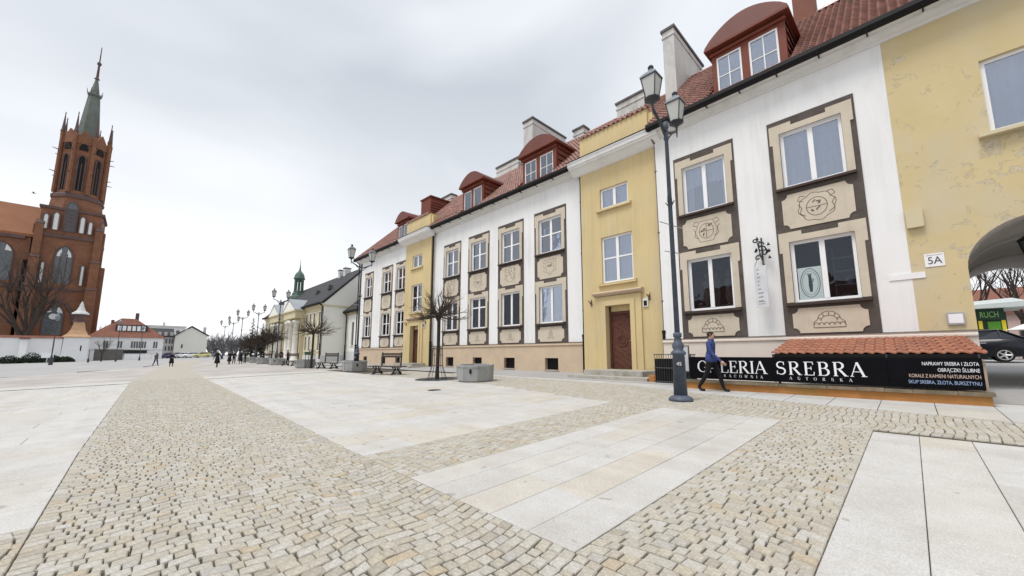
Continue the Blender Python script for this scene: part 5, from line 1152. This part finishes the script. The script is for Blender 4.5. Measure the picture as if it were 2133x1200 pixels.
for k in range(8): t = k*pi/4+pi/8; MB().path([(cx_+1.9*cos(t),1.9*sin(t),102.3),(cx_+2.3*cos(t),2.3*sin(t),104.2)],[.15,.05],4).build('crocket', M['church_d'], sp)
# nave to the left
MB().box(-26,-.6,-60,-HW-.001,0,42.5).build('nave_wall', M['church'], ch)
MB().prism([(-27,42.0),(.2,42.0),(.2,42.9),(-13,55.8),(-27,42.9)],'y',-60,-HW-.3).build('nave_roof', M['church_roof'], ch)
MB().box(-1,.35,-60,-HW-2.4,41.0,42.0).build('eaves_band', M['church_d'], ch); MB().box(-.6,.0,-60,-HW-2.3,24.4,25.2).build('string_course', M['church_d'], ch)
for yy in (-14.2,-26,-38):
    gothic(ch,'nave_window',yy,26.5,5.2,13.0,'cglass',-.5)
    for s_ in (-1,1): MB().prism([(yy+s_*.7,36.6),(yy+s_*2.1,36.4),(yy+s_*1.9,37.6),(yy+s_*.9,38.8)],'x',-.49,-.4).build('white_tracery', M['niche'], ch)
    gothic(ch,'aisle_window',yy-2.5,10.0,3.2,8.5,'cglass',-.5); MB().box(-.6,1.2,yy-6.5,yy-5.0,0,38).build('buttress', M['church'], ch)
# white churchyard wall with gate pavilion
cw = thing('churchyard_wall','whitewashed churchyard wall with red coping before the brick church','wall',(-175,0,0))
MB().box(-.6,0,-60,-16.5,-1.2,6.3).build('wall', M['wallwhite'], cw); MB().prism([(-.9,6.3),(.3,6.3),(-.3,7.0)],'y',-60,-16.5).build('coping', M['rooft'], cw)
for yy in (-23.5,-34): MB().prism([(0,-1.2),(1.5,-1.2),(.2,6.2),(0,6.2)],'y',yy-.7,yy+.7).build('wall_buttress', M['wallwhite'], cw); MB().box(-.1,.7,yy-.9,yy+.9,6.0,6.45).build('buttress_cap', M['rooft'], cw)
pv = thing('gate_pavilion','white corner pavilion with copper bell roof and lantern at the wall end','pavilion',(-177.6,-13.85,-.5))
MB().lathe([(3.95,-.8),(3.65,2.5),(3.5,7.2)],n=4,ph=pi/4).build('base', M['wallwhite'], pv)
MB().lathe([(4.1,7.201),(4.0,7.5),(3.0,8.2),(2.1,9.5),(1.6,11.2),(1.45,12.0)],n=4,ph=pi/4).build('bell_roof', M['copper'], pv)
MB().lathe([(1.45,12.001),(1.45,12.4),(1.25,12.45),(1.25,14.4)],n=8).build('lantern', M['church_d'], pv); MB().lathe([(1.9,14.401),(1.8,14.8),(1.0,15.5),(.6,16.6),(.5,16.8),(.5,17.2),(.05,18.5)],n=8).build('lantern_cap', M['hgrey'], pv)
MB().lathe([(.16,0),(.16,1.6)],n=6,ph=.2).build('wall_light', M['gutter'], pv, loc=(2.5,1.2,3.2))
# dark low wall, white fence
dw = thing('dark_low_wall','dark boarded low wall between the churchyard wall and the white house','wall',(-183,0,-.4)); MB().box(-.3,.3,-10.2,-3.6,-.6,3.7).build('boards', M['darkwall'], dw); MB().box(-.5,.5,-10.3,-3.5,3.701,4.0).build('coping', M['hgrey'], dw)
fe = thing('white_hoarding','white boundary hoarding before the red roofed house','hoarding',(-181,0,-.5)); 
for k in range(5): MB().box(-.1,.1,-3.2+k*1.62,-1.62+k*1.62,-.3,2.3).build('panel', M['wallwhite'], fe)

# ------------------------------------------------------------------ red roofed house and blocks behind
rh = thing('red_roof_house','white two storey house with big red hipped roof and dormer windows','house',(-190,0,-.7))
MB().box(-14,0,-12.5,6.3,-.4,8.3).build('wall', M['wallwhite'], rh)
MB().add([(.6,-13,8.2),(.6,6.9,8.2),(-14.6,6.9,8.2),(-14.6,-13,8.2),(-6,-5.3,15.2),(-6,-1.6,15.2),(-9,-5.3,15.2),(-9,-1.6,15.2)],[(0,1,5,4),(1,2,7,5),(2,3,6,7),(3,0,4,6),(4,5,7,6),(0,3,2,1)]).build('roof', M['rooft'], rh)
MB().box(-3.9,-1.4,-6.4,1.6,10.4,12.7).build('dormer', M['roofd'], rh)
for k in range(6): MB().box(-1.45,-1.3,-5.9+k*1.22,-5.0+k*1.22,10.6,12.3).build('dormer_window', M['plate'], rh)
MB().box(-8.2,-7,-1.9,-.9,14.5,17.4).build('chimney', M['church_d'], rh); MB().box(-5,-4.2,-7.8,-7.0,11.5,14.4).build('chimney', M['church_d'], rh)
for yy in (-8.2,-4.8,-1.5,-.2,1.2,4.2):
    o = MB().box(.0,.08,yy-.55,yy+.55,4.6,6.9).build('window', M['cglass'], rh); MB().box(.081,.14,yy-.06,yy+.06,4.6,6.9).build('mullion', M['pvc'], o)
MB().box(.001,.25,-12.5,6.3,3.9,4.15).build('string_course', M['hgrey'], rh); MB().prism([(0,3.8),(1.6,3.1),(1.6,2.8),(0,3.0)],'y',-4.2,2.2).build('black_awning', M['gutter'], rh)
for yy in (3.6,4.9): o = MB().box(.0,.08,yy-.5,yy+.5,.2,2.6).build('window', M['cglass'], rh)
gb = thing('cream_gable_house','plain cream house showing a blank gable end','house',(-222,0,-1))
MB().prism([(11,-.5),(22.0,-.5),(22.0,11.0),(16.2,14.6),(11,10.6)],'x',-18,0).build('wall', M['hcream'], gb)
MB().prism([(10.4,10.2),(16.2,14.8),(22.6,10.8),(22.6,11.2),(16.2,15.3),(10.4,10.7)],'x',-18.5,.5).build('roof', M['roofd'], gb)
MB().box(.0,.1,13.2,13.8,5.4,7).build('window', M['cglass'], gb)
MB().box(-3.6,-2.6,20.6,21.6,12,15).build('chimney', M['hgrey'], gb)
gt = thing('grey_terrace','grey terrace with rows of small windows between red roof and cream gable','house',(-226,0,-1))
MB().box(-20,0,3,10.9,-.5,10.4).build('wall', M['hgrey'], gt); MB().prism([(-20,10.4),(.6,10.2),(.6,10.6),(-10,14.4),(-20,10.6)],'y',2,10.9).build('roof', M['roofd'], gt)
for zz in (1.2,4.3,7.4):
    for yy in (7.3,8.4,9.5,10.4): MB().box(.0,.1,yy-.3,yy+.3,zz,zz+1.9).build('window', M['cglass'], gt)
for yy in (4,6,8,10): MB().box(-1.5,.2,yy-.5,yy+.5,10.61,12.4).build('dormer', M['hgrey'], gt)
fb = thing('far_block','pale flat roofed block far behind the red roof','block',(-300,0,-1)); MB().box(-20,0,-3,19,0,18.3).build('wall', M['wallwhite'], fb); MB().box(-20.3,.4,-3.4,19.4,18.3,19.2).build('roof_slab', M['hgrey'], fb); MB().box(-6,-4,9,10,19.2,21.3).build('chimney', M['hgrey'], fb)
for zz in (11.5,14.8):
    for k in range(6): MB().box(.0,.1,0+k*3.0,1.6+k*3.0,zz,zz+1.8).build('window', M['cglass'], fb)
# distant wood: one mass of bare crowns
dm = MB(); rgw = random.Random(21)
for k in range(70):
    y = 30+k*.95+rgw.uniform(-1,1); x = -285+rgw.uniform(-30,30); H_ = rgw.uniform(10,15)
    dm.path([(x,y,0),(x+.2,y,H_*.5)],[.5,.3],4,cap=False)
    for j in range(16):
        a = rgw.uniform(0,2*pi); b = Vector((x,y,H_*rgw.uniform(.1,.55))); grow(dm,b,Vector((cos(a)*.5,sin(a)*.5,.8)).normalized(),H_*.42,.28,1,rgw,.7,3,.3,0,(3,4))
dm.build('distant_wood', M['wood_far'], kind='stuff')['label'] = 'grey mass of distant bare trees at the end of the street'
big_tree('large spreading bare tree behind the churchyard wall before the church',-186,-25.5,33,31,.75,4,1.0,0,6,z=-.5,trunk=.2)
big_tree('small bare tree before the dark low wall',-152,-7.0,6.2,32,.7,3,.14,0,6,z=-.3,trunk=.35)
big_tree('thin bare tree showing above the far end of the church',-240,-12.5,17,33,.7,3,.3,0,5,z=-.5,trunk=.3)
def conifer(label,x,y,h,seed,r):
    rg = random.Random(seed); t = thing('conifer_tree',label,'tree',(x,y,gz(y))); MB().path([(0,0,0),(0,0,h)],[h*.02,.02],6).build('trunk', M['bark'], t); c = MB()
    for k in range(int(h*9)):
        z = h*(.12+.88*k/(h*9)); rr = r*(1-z/h)+.15; a = k*2.4; d = Vector((cos(a),sin(a),-.25)); p = Vector((0,0,z)); q = p+d*rr*rg.uniform(.75,1.1)
        for j in range(5):
            u = .25+.18*j; b = p.lerp(q,u); s_ = Vector((-sin(a),cos(a),-.1))*(.28*rr*(1.1-u)+.08)
            c.add([b+s_,b-s_,b+d*rr*.28+Vector((0,0,-.08))],[(0,1,2)]); 
    c.build('crown', M['juniper'], t); return t
conifer('dark spruce standing behind the far clipped trees',-92,16.2,8.6,3,1.9); conifer('slimmer dark spruce right of the other spruce',-86,16.8,7.2,4,1.5)

# junipers in front of the white wall, white board, posts
def shrub(label,x,y,rx,ry,h,seed):
    rg = random.Random(seed); t = thing('juniper_shrub',label,'shrub',(x,y,gz(y)-.1),group='junipers along the white wall'); c = MB(); m = MB()
    for k in range(7): a = rg.uniform(0,2*pi); m.path([(0,0,0),(rx*.6*cos(a),ry*.6*sin(a),h*.5)],[.08,.03],4)
    m.build('stem', M['bark'], t)
    for k in range(1300):
        a = rg.uniform(0,2*pi); u = sqrt(rg.random()); p = Vector((rx*u*cos(a),ry*u*sin(a),h*rg.random()*(1-u*u*.75)+.05)); s_ = rg.uniform(.25,.5)
        d = Vector((rg.uniform(-1,1),rg.uniform(-1,1),rg.uniform(0,1))).normalized()*s_; e = d.cross(Vector((rg.uniform(-1,1),rg.uniform(-1,1),rg.uniform(-1,1)))).normalized()*s_*.3; c.add([p-e,p+e,p+d],[(0,1,2)])
    c.build('foliage', M['juniper'], t)
for k,(y,ry,hh,lb) in enumerate(((-24.3,2.2,1.6,'leftmost low juniper against the white wall'),(-20.6,2.2,2.1,'tall juniper second from the left picture edge'),(-17.2,1.9,1.7,'middle juniper right beside the white board'),(-14.6,1.6,1.2,'low rightmost juniper before the gate pavilion'))): shrub(lb,-166,y,1.8,ry*1.15,hh*1.35,40+k)
wb = thing('white_board','small white information board on a post before the junipers','board',(-150,-16.2,-.5)); MB().box(-.05,.05,-1.0,1.0,1.3,2.6).build('panel', M['plate'], wb); MB().path([(0,0,0),(0,0,1.3)],.1,6).build('leg', M['steelbox'], wb)
ll = thing('street_lamp','slender dark lamp post leaning slightly before the white churchyard wall','street lamp',(-117,-12.1,-.4)); MB().lathe([(.32,0),(.3,1.2),(.16,1.6),(.1,2.0),(.08,8.6)],n=10).build('shaft', M['iron'], ll); MB().lathe([(.1,8.601),(.32,8.9),(.36,9.5),(.2,9.9),(.03,10.3)],n=8).build('lantern', M['lcap'], ll)
for k,(x,y,h_,lb) in enumerate(((-140,-3.9,9.5,'dark lamp pole before the white hoarding'),(-150,.4,8.5,'dark pole before the red roofed house'),(-140,-8.6,3.0,'short dark bollard post before the dark low wall'))):
    o = thing('lamp_pole',lb,'pole',(x,y,gz(y)-.1)); MB().lathe([(.22,0),(.18,.9),(.08,1.1),(.06,h_)],n=8).build('shaft', M['iron'], o)
    if h_ > 5: MB().lathe([(.08,h_+.001),(.3,h_+.3),(.34,h_+.8),(.05,h_+1.2)],n=8).build('lantern', M['lcap'], o)
# gulls circling the church
for k,(x,y,z,lb) in enumerate(((-190,-28.6,52.6,'small bird in flight left of the church tower'),(-190,-13.3,52.0,'small bird in flight right of the octagon belfry'),(-190,-13.0,46.5,'lower small bird in flight right of the tower'))):
    b = thing('flying_bird',lb,'bird',(x,y,z),.4*k); m = MB(); m.path([(0,-.45,0),(0,-.1,.08),(0,.3,.05),(0,.6,0)],[.03,.14,.12,.02],6)
    for s_ in (-1,1): m.add([(0,.2,.1),(0,-.15,.1),(s_*.7,-.1,.35),(s_*1.3,-.35,.1),(s_*.7,.15,.35)],[(0,1,2,4),(4,2,3)])
    m.build('body', M['greycoat'], b)

# ------------------------------------------------------------------ cars
def make_car(name, label, cat, loc, rz, paint, scale=1.0, group=None):
    """hatchback, front towards -x, wheelbase along x"""
    c = thing(name, label, cat, loc, rz, group)
    L, W, Hh = 4.9, 2.05, 1.75
    # loft: half-width and height sections along x
    secs = [(-2.45,.62,.42,.80),(-2.35,.86,.30,.95),(-1.9,.98,.26,1.06),(-1.1,1.0,.26,1.16),(-.55,1.0,.26,1.20),(.4,1.0,.26,1.24),(1.4,1.0,.26,1.28),(2.0,.98,.28,1.30),(2.35,.90,.34,1.22),(2.45,.74,.46,1.0)]
    m = MB(); rings = []
    for x,w,z0,z1 in secs:
        zm = z0+(z1-z0)*.55
        rings.append([(x,-w*.9,z0),(x,-w,z0+.12),(x,-w,zm),(x,-w*.95,z1-.05),(x,-w*.86,z1),(x,w*.86,z1),(x,w*.95,z1-.05),(x,w,zm),(x,w,z0+.12),(x,w*.9,z0)])
    n = 10
    for r in rings: m.v += r
    for i in range(len(rings)-1):
        for j in range(n): a,b = i*n+j, i*n+(j+1)%n; m.f.append((a,b,b+n,a+n)); m.mi.append(0)
    m.f += [tuple(range(n-1,-1,-1)), tuple((len(rings)-1)*n+j for j in range(n))]; m.mi += [0,0]
    body = m.build('body', paint, c, smooth=True)
    g = MB(); base = [(-1.25,.86,1.17),(2.25,.82,1.26)]; top = [(-.35,.66,1.70),(.5,.70,1.80),(1.5,.66,1.72)]
    lo = [(-1.3,.87,1.15),(-.35,.90,1.19),(.5,.90,1.22),(1.5,.88,1.26),(2.28,.80,1.24)]; hi = [(-1.2,.82,1.2),(-.3,.66,1.69),(.5,.68,1.78),(1.45,.66,1.72),(2.2,.72,1.34)]
    V = []; 
    for (x,w,z),(x2,w2,z2) in zip(lo,hi): V += [(x,-w,z),(x2,-w2,z2),(x2,w2,z2),(x,w,z)]
    for i in range(4):
        for j in range(3): a = i*4+j; g.f.append((a,a+1,a+5,a+4)); g.mi.append(0)
    g.v = V; g.f += [(0,3,2,1),(16,17,18,19)]; g.mi += [0,0]; g.build('glasshouse', M['carglass'], c)
    r = MB(); R_ = [(-.36,.67,1.70),(.5,.69,1.79),(1.5,.67,1.73)]
    r.v = [p for x,w,z in R_ for p in ((x,-w,z),(x,w,z),(x,w,z+.035),(x,-w,z+.035))]; 
    for i in range(2):
        for j in range(4): a = i*4+j; b = i*4+(j+1)%4; r.f.append((a,b,b+4,a+4)); r.mi.append(0)
    r.f += [(0,1,2,3),(8,11,10,9)]; r.mi += [0,0]; r.build('roof', paint, c)
    p = MB()
    for s_ in (-1,1):
        for (xa,wa,za),(xb,wb,zb) in (((-1.25,.88,1.17),(-.33,.69,1.71)),((.45,.915,1.2),(.5,.70,1.78)),((1.5,.9,1.25),(1.42,.68,1.73)),((2.3,.82,1.24),(1.5,.68,1.73)),((-.33,.69,1.71),(1.5,.68,1.74))): MB().path([(xa,s_*wa,za),(xb,s_*wb,zb)],.045,5).build('pillar', paint, c)
    for x in (-1.45,1.50):
        for s_ in (-1,1):
            w = MB(); w.path([(0,-.12,0),(0,-.11,0),(0,.11,0),(0,.12,0)],[.30,.36,.36,.30],20); wo = w.build('wheel', M['tyre'], c, loc=(x,s_*.90,.36))
            q = MB(); q.path([(.25*cos(t),s_*.125,.25*sin(t)) for t in [2*pi*k/20 for k in range(21)]],.025,5)
            for k in range(5): t = 2*pi*k/5; q.path([(0,s_*.128,0),(.25*cos(t),s_*.125,.25*sin(t))],[.05,.035],5)
            q.build('rim', M['rim'], wo); MB().lathe([(.26,-.02),(.26,.02)],n=18).build('hub_disc', M['steelbox'], wo, loc=(0,s_*.10,0)).rotation_euler = (pi/2,0,0)
            a = MB(); a.path([(.43*cos(t),0,.43*sin(t)) for t in [pi*k/10 for k in range(11)]],.05,5); a.build('wheel_arch', M['tyre'], c, loc=(x,s_*.985,.36))
    for s_ in (-1,1):
        MB().box(2.30,2.46,s_*.78-.14,s_*.78+.14,.92,1.16).build('tail_lamp', M['lampred'], c); MB().box(-2.44,-2.28,s_*.68-.2,s_*.68+.2,.72,.88).build('headlight', M['plate'], c)
        MB().box(-.75,-.5,s_*1.08-.1,s_*1.08+.1,1.18,1.32).build('mirror', paint, c); MB().box(.7,.92,s_*1.005-.015,s_*1.005+.015,1.0,1.04).build('door_handle', M['rim'], c)
    c.scale = (scale,)*3
    return c
car = make_car('parked_car','black hatchback seen through the archway at the right edge','car',(2.25,40.2,gz(40.2)-.02),0,M['carblack'],1.16)
mw = mat('white_car_paint',(.72,.73,.74),.25,.03,2,spec=.6,coat=.8); my = mat('yellow_car_paint',(.55,.50,.20),.25,.05,2,spec=.6,coat=.8); mg_ = mat('grey_car_paint',(.12,.13,.16),.25,.05,2,spec=.6,coat=.8); mb_ = mat('blue_car_paint',(.10,.11,.25),.25,.05,2,spec=.6,coat=.8)
for k,(x,y,rz,mt_,lb) in enumerate(((-198,10.6,.9,mg_,'dark grey car farthest left before the grey terrace'),(-192,12.6,1.2,mw,'white car parked before the cream gable'),(-186,14.4,1.3,mw,'white van-like car second from left before the gable'),(-184,17.2,1.5,my,'yellow car parked under the cream gable'),(-188,20.0,1.5,mg_,'dark car right of the yellow car'),(-196,8.6,.8,mb_,'bluish car left of the white cars'))):
    make_car('parked_car',lb,'car',(x,y,gz(y)-.06),rz,mt_,1.15,'cars parked at the end of the street')

# ------------------------------------------------------------------ newspaper kiosk and trees beyond the archway
kz = gz(52)-.05
ks = thing('news_kiosk','green and yellow news kiosk with RUCH fascia beyond the archway','kiosk',(2.62,52,kz))
MB().box(0,3.1,.02,3.6,0,4.0).build('body', M['dgreen'], ks); MB().box(2.05,2.75,-.03,.019,.2,3.2).build('door', M['green'], ks)
for xx in (1.55,2.80): MB().box(xx,xx+.22,-.06,.018,.2,3.3).build('yellow_strip', M['yel'], ks)
MB().box(1.0,1.5,-.02,.015,1.4,3.2).build('shop_window', M['carglass'], ks)
MB().box(-.2,3.0,-.14,-.061,3.35,4.3).build('fascia', M['dgreen'], ks); text_mesh('RUCH',.72,'lime',ks,(1.66,-.145,3.56),'LEFT',1.0)
MB().prism([(-.9,4.31),(3.9,4.31),(3.9,4.5),(-.9,4.4)],'z',0,.1).build('roof_plate', M['kroof'], ks) if 0 else MB().add([(-.8,-.9,4.31),(4.2,-.9,4.31),(4.2,4,4.31),(-.8,4,4.31),(-.8,-.9,4.55),(4.2,-.9,4.75),(4.0,4,5.5),(-.8,4,5.2)],[(0,3,2,1),(4,5,6,7),(0,1,5,4),(1,2,6,5),(2,3,7,6),(3,0,4,7)]).build('roof', M['kroof'], ks)
rb = thing('far_shop_row','pinkish low building with shopfronts beyond the kiosk','building',(0,70,gz(70)-.1)); MB().box(-3,30,0,8,0,5.2).build('wall', mat('pink_render',(.55,.40,.36),.9,.1,.5), rb); MB().prism([(-.5,5.0),(4,8),(8.5,5),(8.5,5.3),(4,8.4),(-.5,5.3)],'x',-3.3,30.3).build('roof', M['rooft'], rb)
for k in range(8): MB().box(-2+k*2.6,-.4+k*2.6,-.05,.0,1,3.4).build('window', M['cglass'], rb)
for k,(x,y,lb) in enumerate(((4.4,60,'bare tree above the kiosk, left one seen in the archway'),(7.6,62,'bare tree above the kiosk, right one seen in the archway'),(9.8,57,'bare tree nearest the right edge in the archway'))): big_tree(lb,x,y,13,50+k,.6,4,.2,0,5,trunk=.28)
ua = thing('white_parasol','small white and pink market parasol right of the kiosk','parasol',(6.4,51,gz(51))); MB().path([(0,0,0),(0,0,2.7)],.04,6).build('pole', M['steelbox'], ua); MB().lathe([(1.0,2.35),(.05,2.8)],n=10).build('canopy', M['plate'], ua)
pb = thing('market_stall','pink covered market stall table behind the black car','stall',(6.5,49.6,gz(49.6))); MB().box(-.9,.9,-.5,.5,1.1,1.18).build('table_top', mat('pink_cloth',(.60,.28,.30),.9,.1,3), pb); MB().box(-.88,.88,-.48,.48,.35,1.099).build('cloth_skirt', mat('pale_cloth',(.60,.52,.52),.9,.1,3), pb)
for sx in (-.8,.8): MB().path([(sx,-.4,0),(sx,-.4,.4)],.03,5).build('leg', M['steelbox'], pb)

# ------------------------------------------------------------------ people
def skin_mesh(verts, edges, radii, name, root=0, sub=2):
    me = bpy.data.meshes.new(name); me.from_pydata(verts, edges, []); o = bpy.data.objects.new(name, me); COL.objects.link(o)
    sk = o.modifiers.new('skin','SKIN'); sk.use_smooth_shade = True
    if sub: s_ = o.modifiers.new('sub','SUBSURF'); s_.levels = sub; s_.render_levels = sub
    for i,r in enumerate(radii): d = me.skin_vertices[0].data[i]; d.radius = r if hasattr(r,'__len__') else (r,r); d.use_root = (i==root)
    dg = bpy.context.evaluated_depsgraph_get(); dg.update(); res = bpy.data.meshes.new_from_object(o.evaluated_get(dg)); bpy.data.objects.remove(o); return res
def person(label, loc, rz, h=2.0, top=None, trousers=None, pose='walk', long_coat=False, hat=None, hold=None):
    """figure of height h facing -y; stride/arm swing from the pose"""
    k = h/1.75; t = thing('person', label, 'person', loc, rz)
    st = .26 if pose == 'walk' else .06; ar = .22 if pose == 'walk' else .05
    V = []; E = []; R = []; Z = []
    def v(p, r, par=None, tag_=0):
        V.append((p[0]*k,p[1]*k,p[2]*k)); R.append((r[0]*k,r[1]*k) if hasattr(r,'__len__') else (r*k,r*k)); Z.append(tag_)
        if par is not None: E.append((par,len(V)-1))
        return len(V)-1
    pel = v((0,0,.96),(.155,.12)); wst = v((0,-.01,1.10),(.145,.11),pel); chs = v((0,-.02,1.30),(.175,.125),wst); shd = v((0,-.02,1.43),(.12,.10),chs); nk = v((0,-.03,1.52),.058,shd); hd = v((0,-.05,1.60),(.075,.085),nk); hc = v((0,-.055,1.67),(.08,.098),hd); ht = v((0,-.045,1.73),(.06,.07),hc)
    for s_ in (-1,1):
        sw = s_*st
        hp = v((s_*.10,0,.90),.105,pel); kn = v((s_*.105,-sw*.55-.03,.50),.072,hp); an = v((s_*.105,-sw*1.0+(.10 if sw<0 else 0),.11),.048,kn); to = v((s_*.11,-sw*1.0-.05+(.08 if sw<0 else 0),.045),(.05,.04),an); v((s_*.12,-sw*1.0-.17+(.08 if sw<0 else 0),.035),(.042,.03),to)
        if pose == 'push': el, wr = (s_*.24,-.16,1.16),(s_*.20,-.40,1.08)
        elif pose == 'fold': el, wr = (s_*.25,-.06,1.13),(s_*.08,-.20,1.12)
        else: el, wr = (s_*.235,s_*ar*.6+.04,1.14),(s_*.245,s_*ar*1.2-.08,.90)
        sh = v((s_*.19,-.01,1.41),.068,shd); e_ = v(el,.052,sh); w_ = v(wr,.036,e_); d = Vector(wr)-Vector(el); d.normalize(); pm = Vector(wr)+d*.07; v(tuple(pm),(.040,.024),w_)
    me = skin_mesh(V, E, R, 'body', 0, 2)
    tm, lm = top or M['blackcoat'], trousers or M['jeans']
    for mm in (tm, lm, M['skin'], M['shoe']): me.materials.append(mm)
    hands = [Vector(V[i]) for i in range(len(V)) if False]
    wr_pts = [Vector(V[8+5+3]), Vector(V[8+9+5+3])] if False else []
    for p in me.polygons:
        c = p.center/k
        mi = 0
        if c.z > 1.50 and abs(c.x) < .14: mi = 2
        elif c.z < .085: mi = 3
        elif c.z < .93 and abs(c.x) < .21: mi = 1
        p.material_index = mi; p.use_smooth = True
    body = put('body', me, t)
    # hands with five fingers
    for s_ in (-1,1):
        if pose == 'push': el, wr = Vector((s_*.24,-.16,1.16)),Vector((s_*.20,-.40,1.08))
        elif pose == 'fold': el, wr = Vector((s_*.25,-.06,1.13)),Vector((s_*.08,-.20,1.12))
        else: el, wr = Vector((s_*.235,s_*ar*.6+.04,1.14)),Vector((s_*.245,s_*ar*1.2-.08,.90))
        d = (wr-el).normalized(); sd_ = d.cross(Vector((1,0,0))).normalized(); m = MB(); nrm = Vector((-s_,0,0))
        m.path([(wr+d*.02)*k,(wr+d*.07)*k,(wr+d*.11)*k],[.030*k,.042*k,.036*k],8)
        for q,ln in enumerate((.075,.085,.08,.062)):
            b = wr+d*.105+sd_*(-.032+q*.021); m.path([b*k,(b+d*ln*.45+nrm*.008)*k,(b+d*ln*.8+nrm*.03)*k,(b+d*ln*.85+nrm*.05)*k],[.0105*k,.0100*k,.009*k,.007*k],6)
        b = wr+d*.05-sd_*.035; m.path([b*k,(b-sd_*.03+d*.03)*k,(b-sd_*.035+d*.065+nrm*.02)*k],[.013*k,.012*k,.009*k],6); m.build('hand', M['skin'], t, smooth=True)
    # head details
    f = MB(); hx = Vector((0,-.055,1.665))
    f.path([(hx+Vector((0,-.085,.015)))*k,(hx+Vector((0,-.115,-.02)))*k,(hx+Vector((0,-.092,-.03)))*k],[.008*k,.017*k,.012*k],6); 
    for s_ in (-1,1): f.path([(hx+Vector((s_*.078,.0,.025)))*k,(hx+Vector((s_*.09,.01,0)))*k,(hx+Vector((s_*.078,.0,-.03)))*k],[.008*k,.016*k,.008*k],6)
    f.build('face', M['skin'], t, smooth=True); g = MB()
    for s_ in (-1,1): g.path([(hx+Vector((s_*.03-.012,-.088,.012)))*k,(hx+Vector((s_*.03,-.093,.014)))*k,(hx+Vector((s_*.03+.012,-.088,.012)))*k],[.003*k,.006*k,.003*k],5)
    g.path([(hx+Vector((-.025,-.085,-.055)))*k,(hx+Vector((0,-.092,-.053)))*k,(hx+Vector((.025,-.085,-.055)))*k],[.003*k,.005*k,.003*k],5); g.build('eyes_and_mouth', M['hair'], t)
    hr = MB(); n = 14
    prof = [(.086,1.63),(.098,1.68),(.094,1.73),(.06,1.765),(.01,1.778)]
    hr.lathe([(r*k,z*k) for r,z in prof],0,-.025*k,n); hr.build('hat' if hat else 'hair', hat or M['hair'], t, smooth=True)
    if long_coat:
        cmb = MB(); prf = [(.18,1.02),(.20,.80),(.23,.58),(.255,.42),(.235,.42),(.19,.7)]
        cmb.lathe([(r*k,z*k) for r,z in prf],0,0,18,sx=1.05,sy=.95); cmb.build('coat_skirt', tm, t, smooth=True)
    else:
        cmb = MB(); cmb.lathe([(.165*k,1.08*k),(.178*k,.95*k),(.182*k,.86*k),(.17*k,.86*k),(.15*k,1.0*k)],0,0,16,sx=1.05,sy=.85); cmb.build('jacket_hem', tm, t, smooth=True)
    cl = MB(); cl.lathe([(.085*k,1.47*k),(.09*k,1.52*k),(.075*k,1.55*k),(.068*k,1.5*k)],0,-.03*k,14); cl.build('collar', tm, t, smooth=True)
    return t
person('person in a blue jacket and dark jeans walking past the black sign',(-4.78,14.0,gz(14.0)),radians(90),1.98,M['bluecoat'],M['blackcoat'],'walk')
person('person in a long black coat and pale cap walking alone on the square',(-55.4,6.6,gz(6.6)),radians(60),1.88,M['blackcoat'],M['blackcoat'],'walk',True,mat('pale_cap',(.55,.55,.55),.9,.05,5))
person('slim person with dark clothes and swinging arms, farther left on the path',(-74,1.9,gz(1.9)),radians(120),1.80,M['greycoat'],M['jeans'],'walk')
person('person in a dark winter coat walking on the sett path before the cars',(-66.5,3.2,gz(3.2)),radians(100),1.78,M['blackcoat'],M['blackcoat'],'fold',True)
for k,(x,y,lb) in enumerate(((-66,9.2,'leftmost person of the dark dressed group'),(-67.2,9.9,'second person of the dark dressed group'),(-66.6,10.6,'third person of the dark dressed group, pale hat'),(-69.5,11.6,'rightmost person of the dark dressed group, apart'))):
    person(lb,(x,y,gz(y)),radians(60+40*k),1.75,M['blackcoat'],M['blackcoat'],'fold',k%2==0,mat('grey_hat',(.35,.35,.36),.9,.05,5) if k==2 else None)
person('person in black standing left of the portico bench',(-58.0,13.6,gz(13.6)),radians(30),1.85,M['blackcoat'],M['jeans'],'stand'); person('person in dark brown standing behind the far bench',(-56.3,14.0,gz(14)),radians(-30),1.80,mat('brown_coat',(.08,.05,.045),.9,.2,5),M['blackcoat'],'fold')

# ------------------------------------------------------------------ design units to metres
SEEN = set()
for o in bpy.data.objects:
    o.location = Vector(o.location) * S
    if o.type == 'MESH' and o.data.name not in SEEN:
        SEEN.add(o.data.name); o.data.transform(Matrix.Scale(S, 4)); o.data.update()
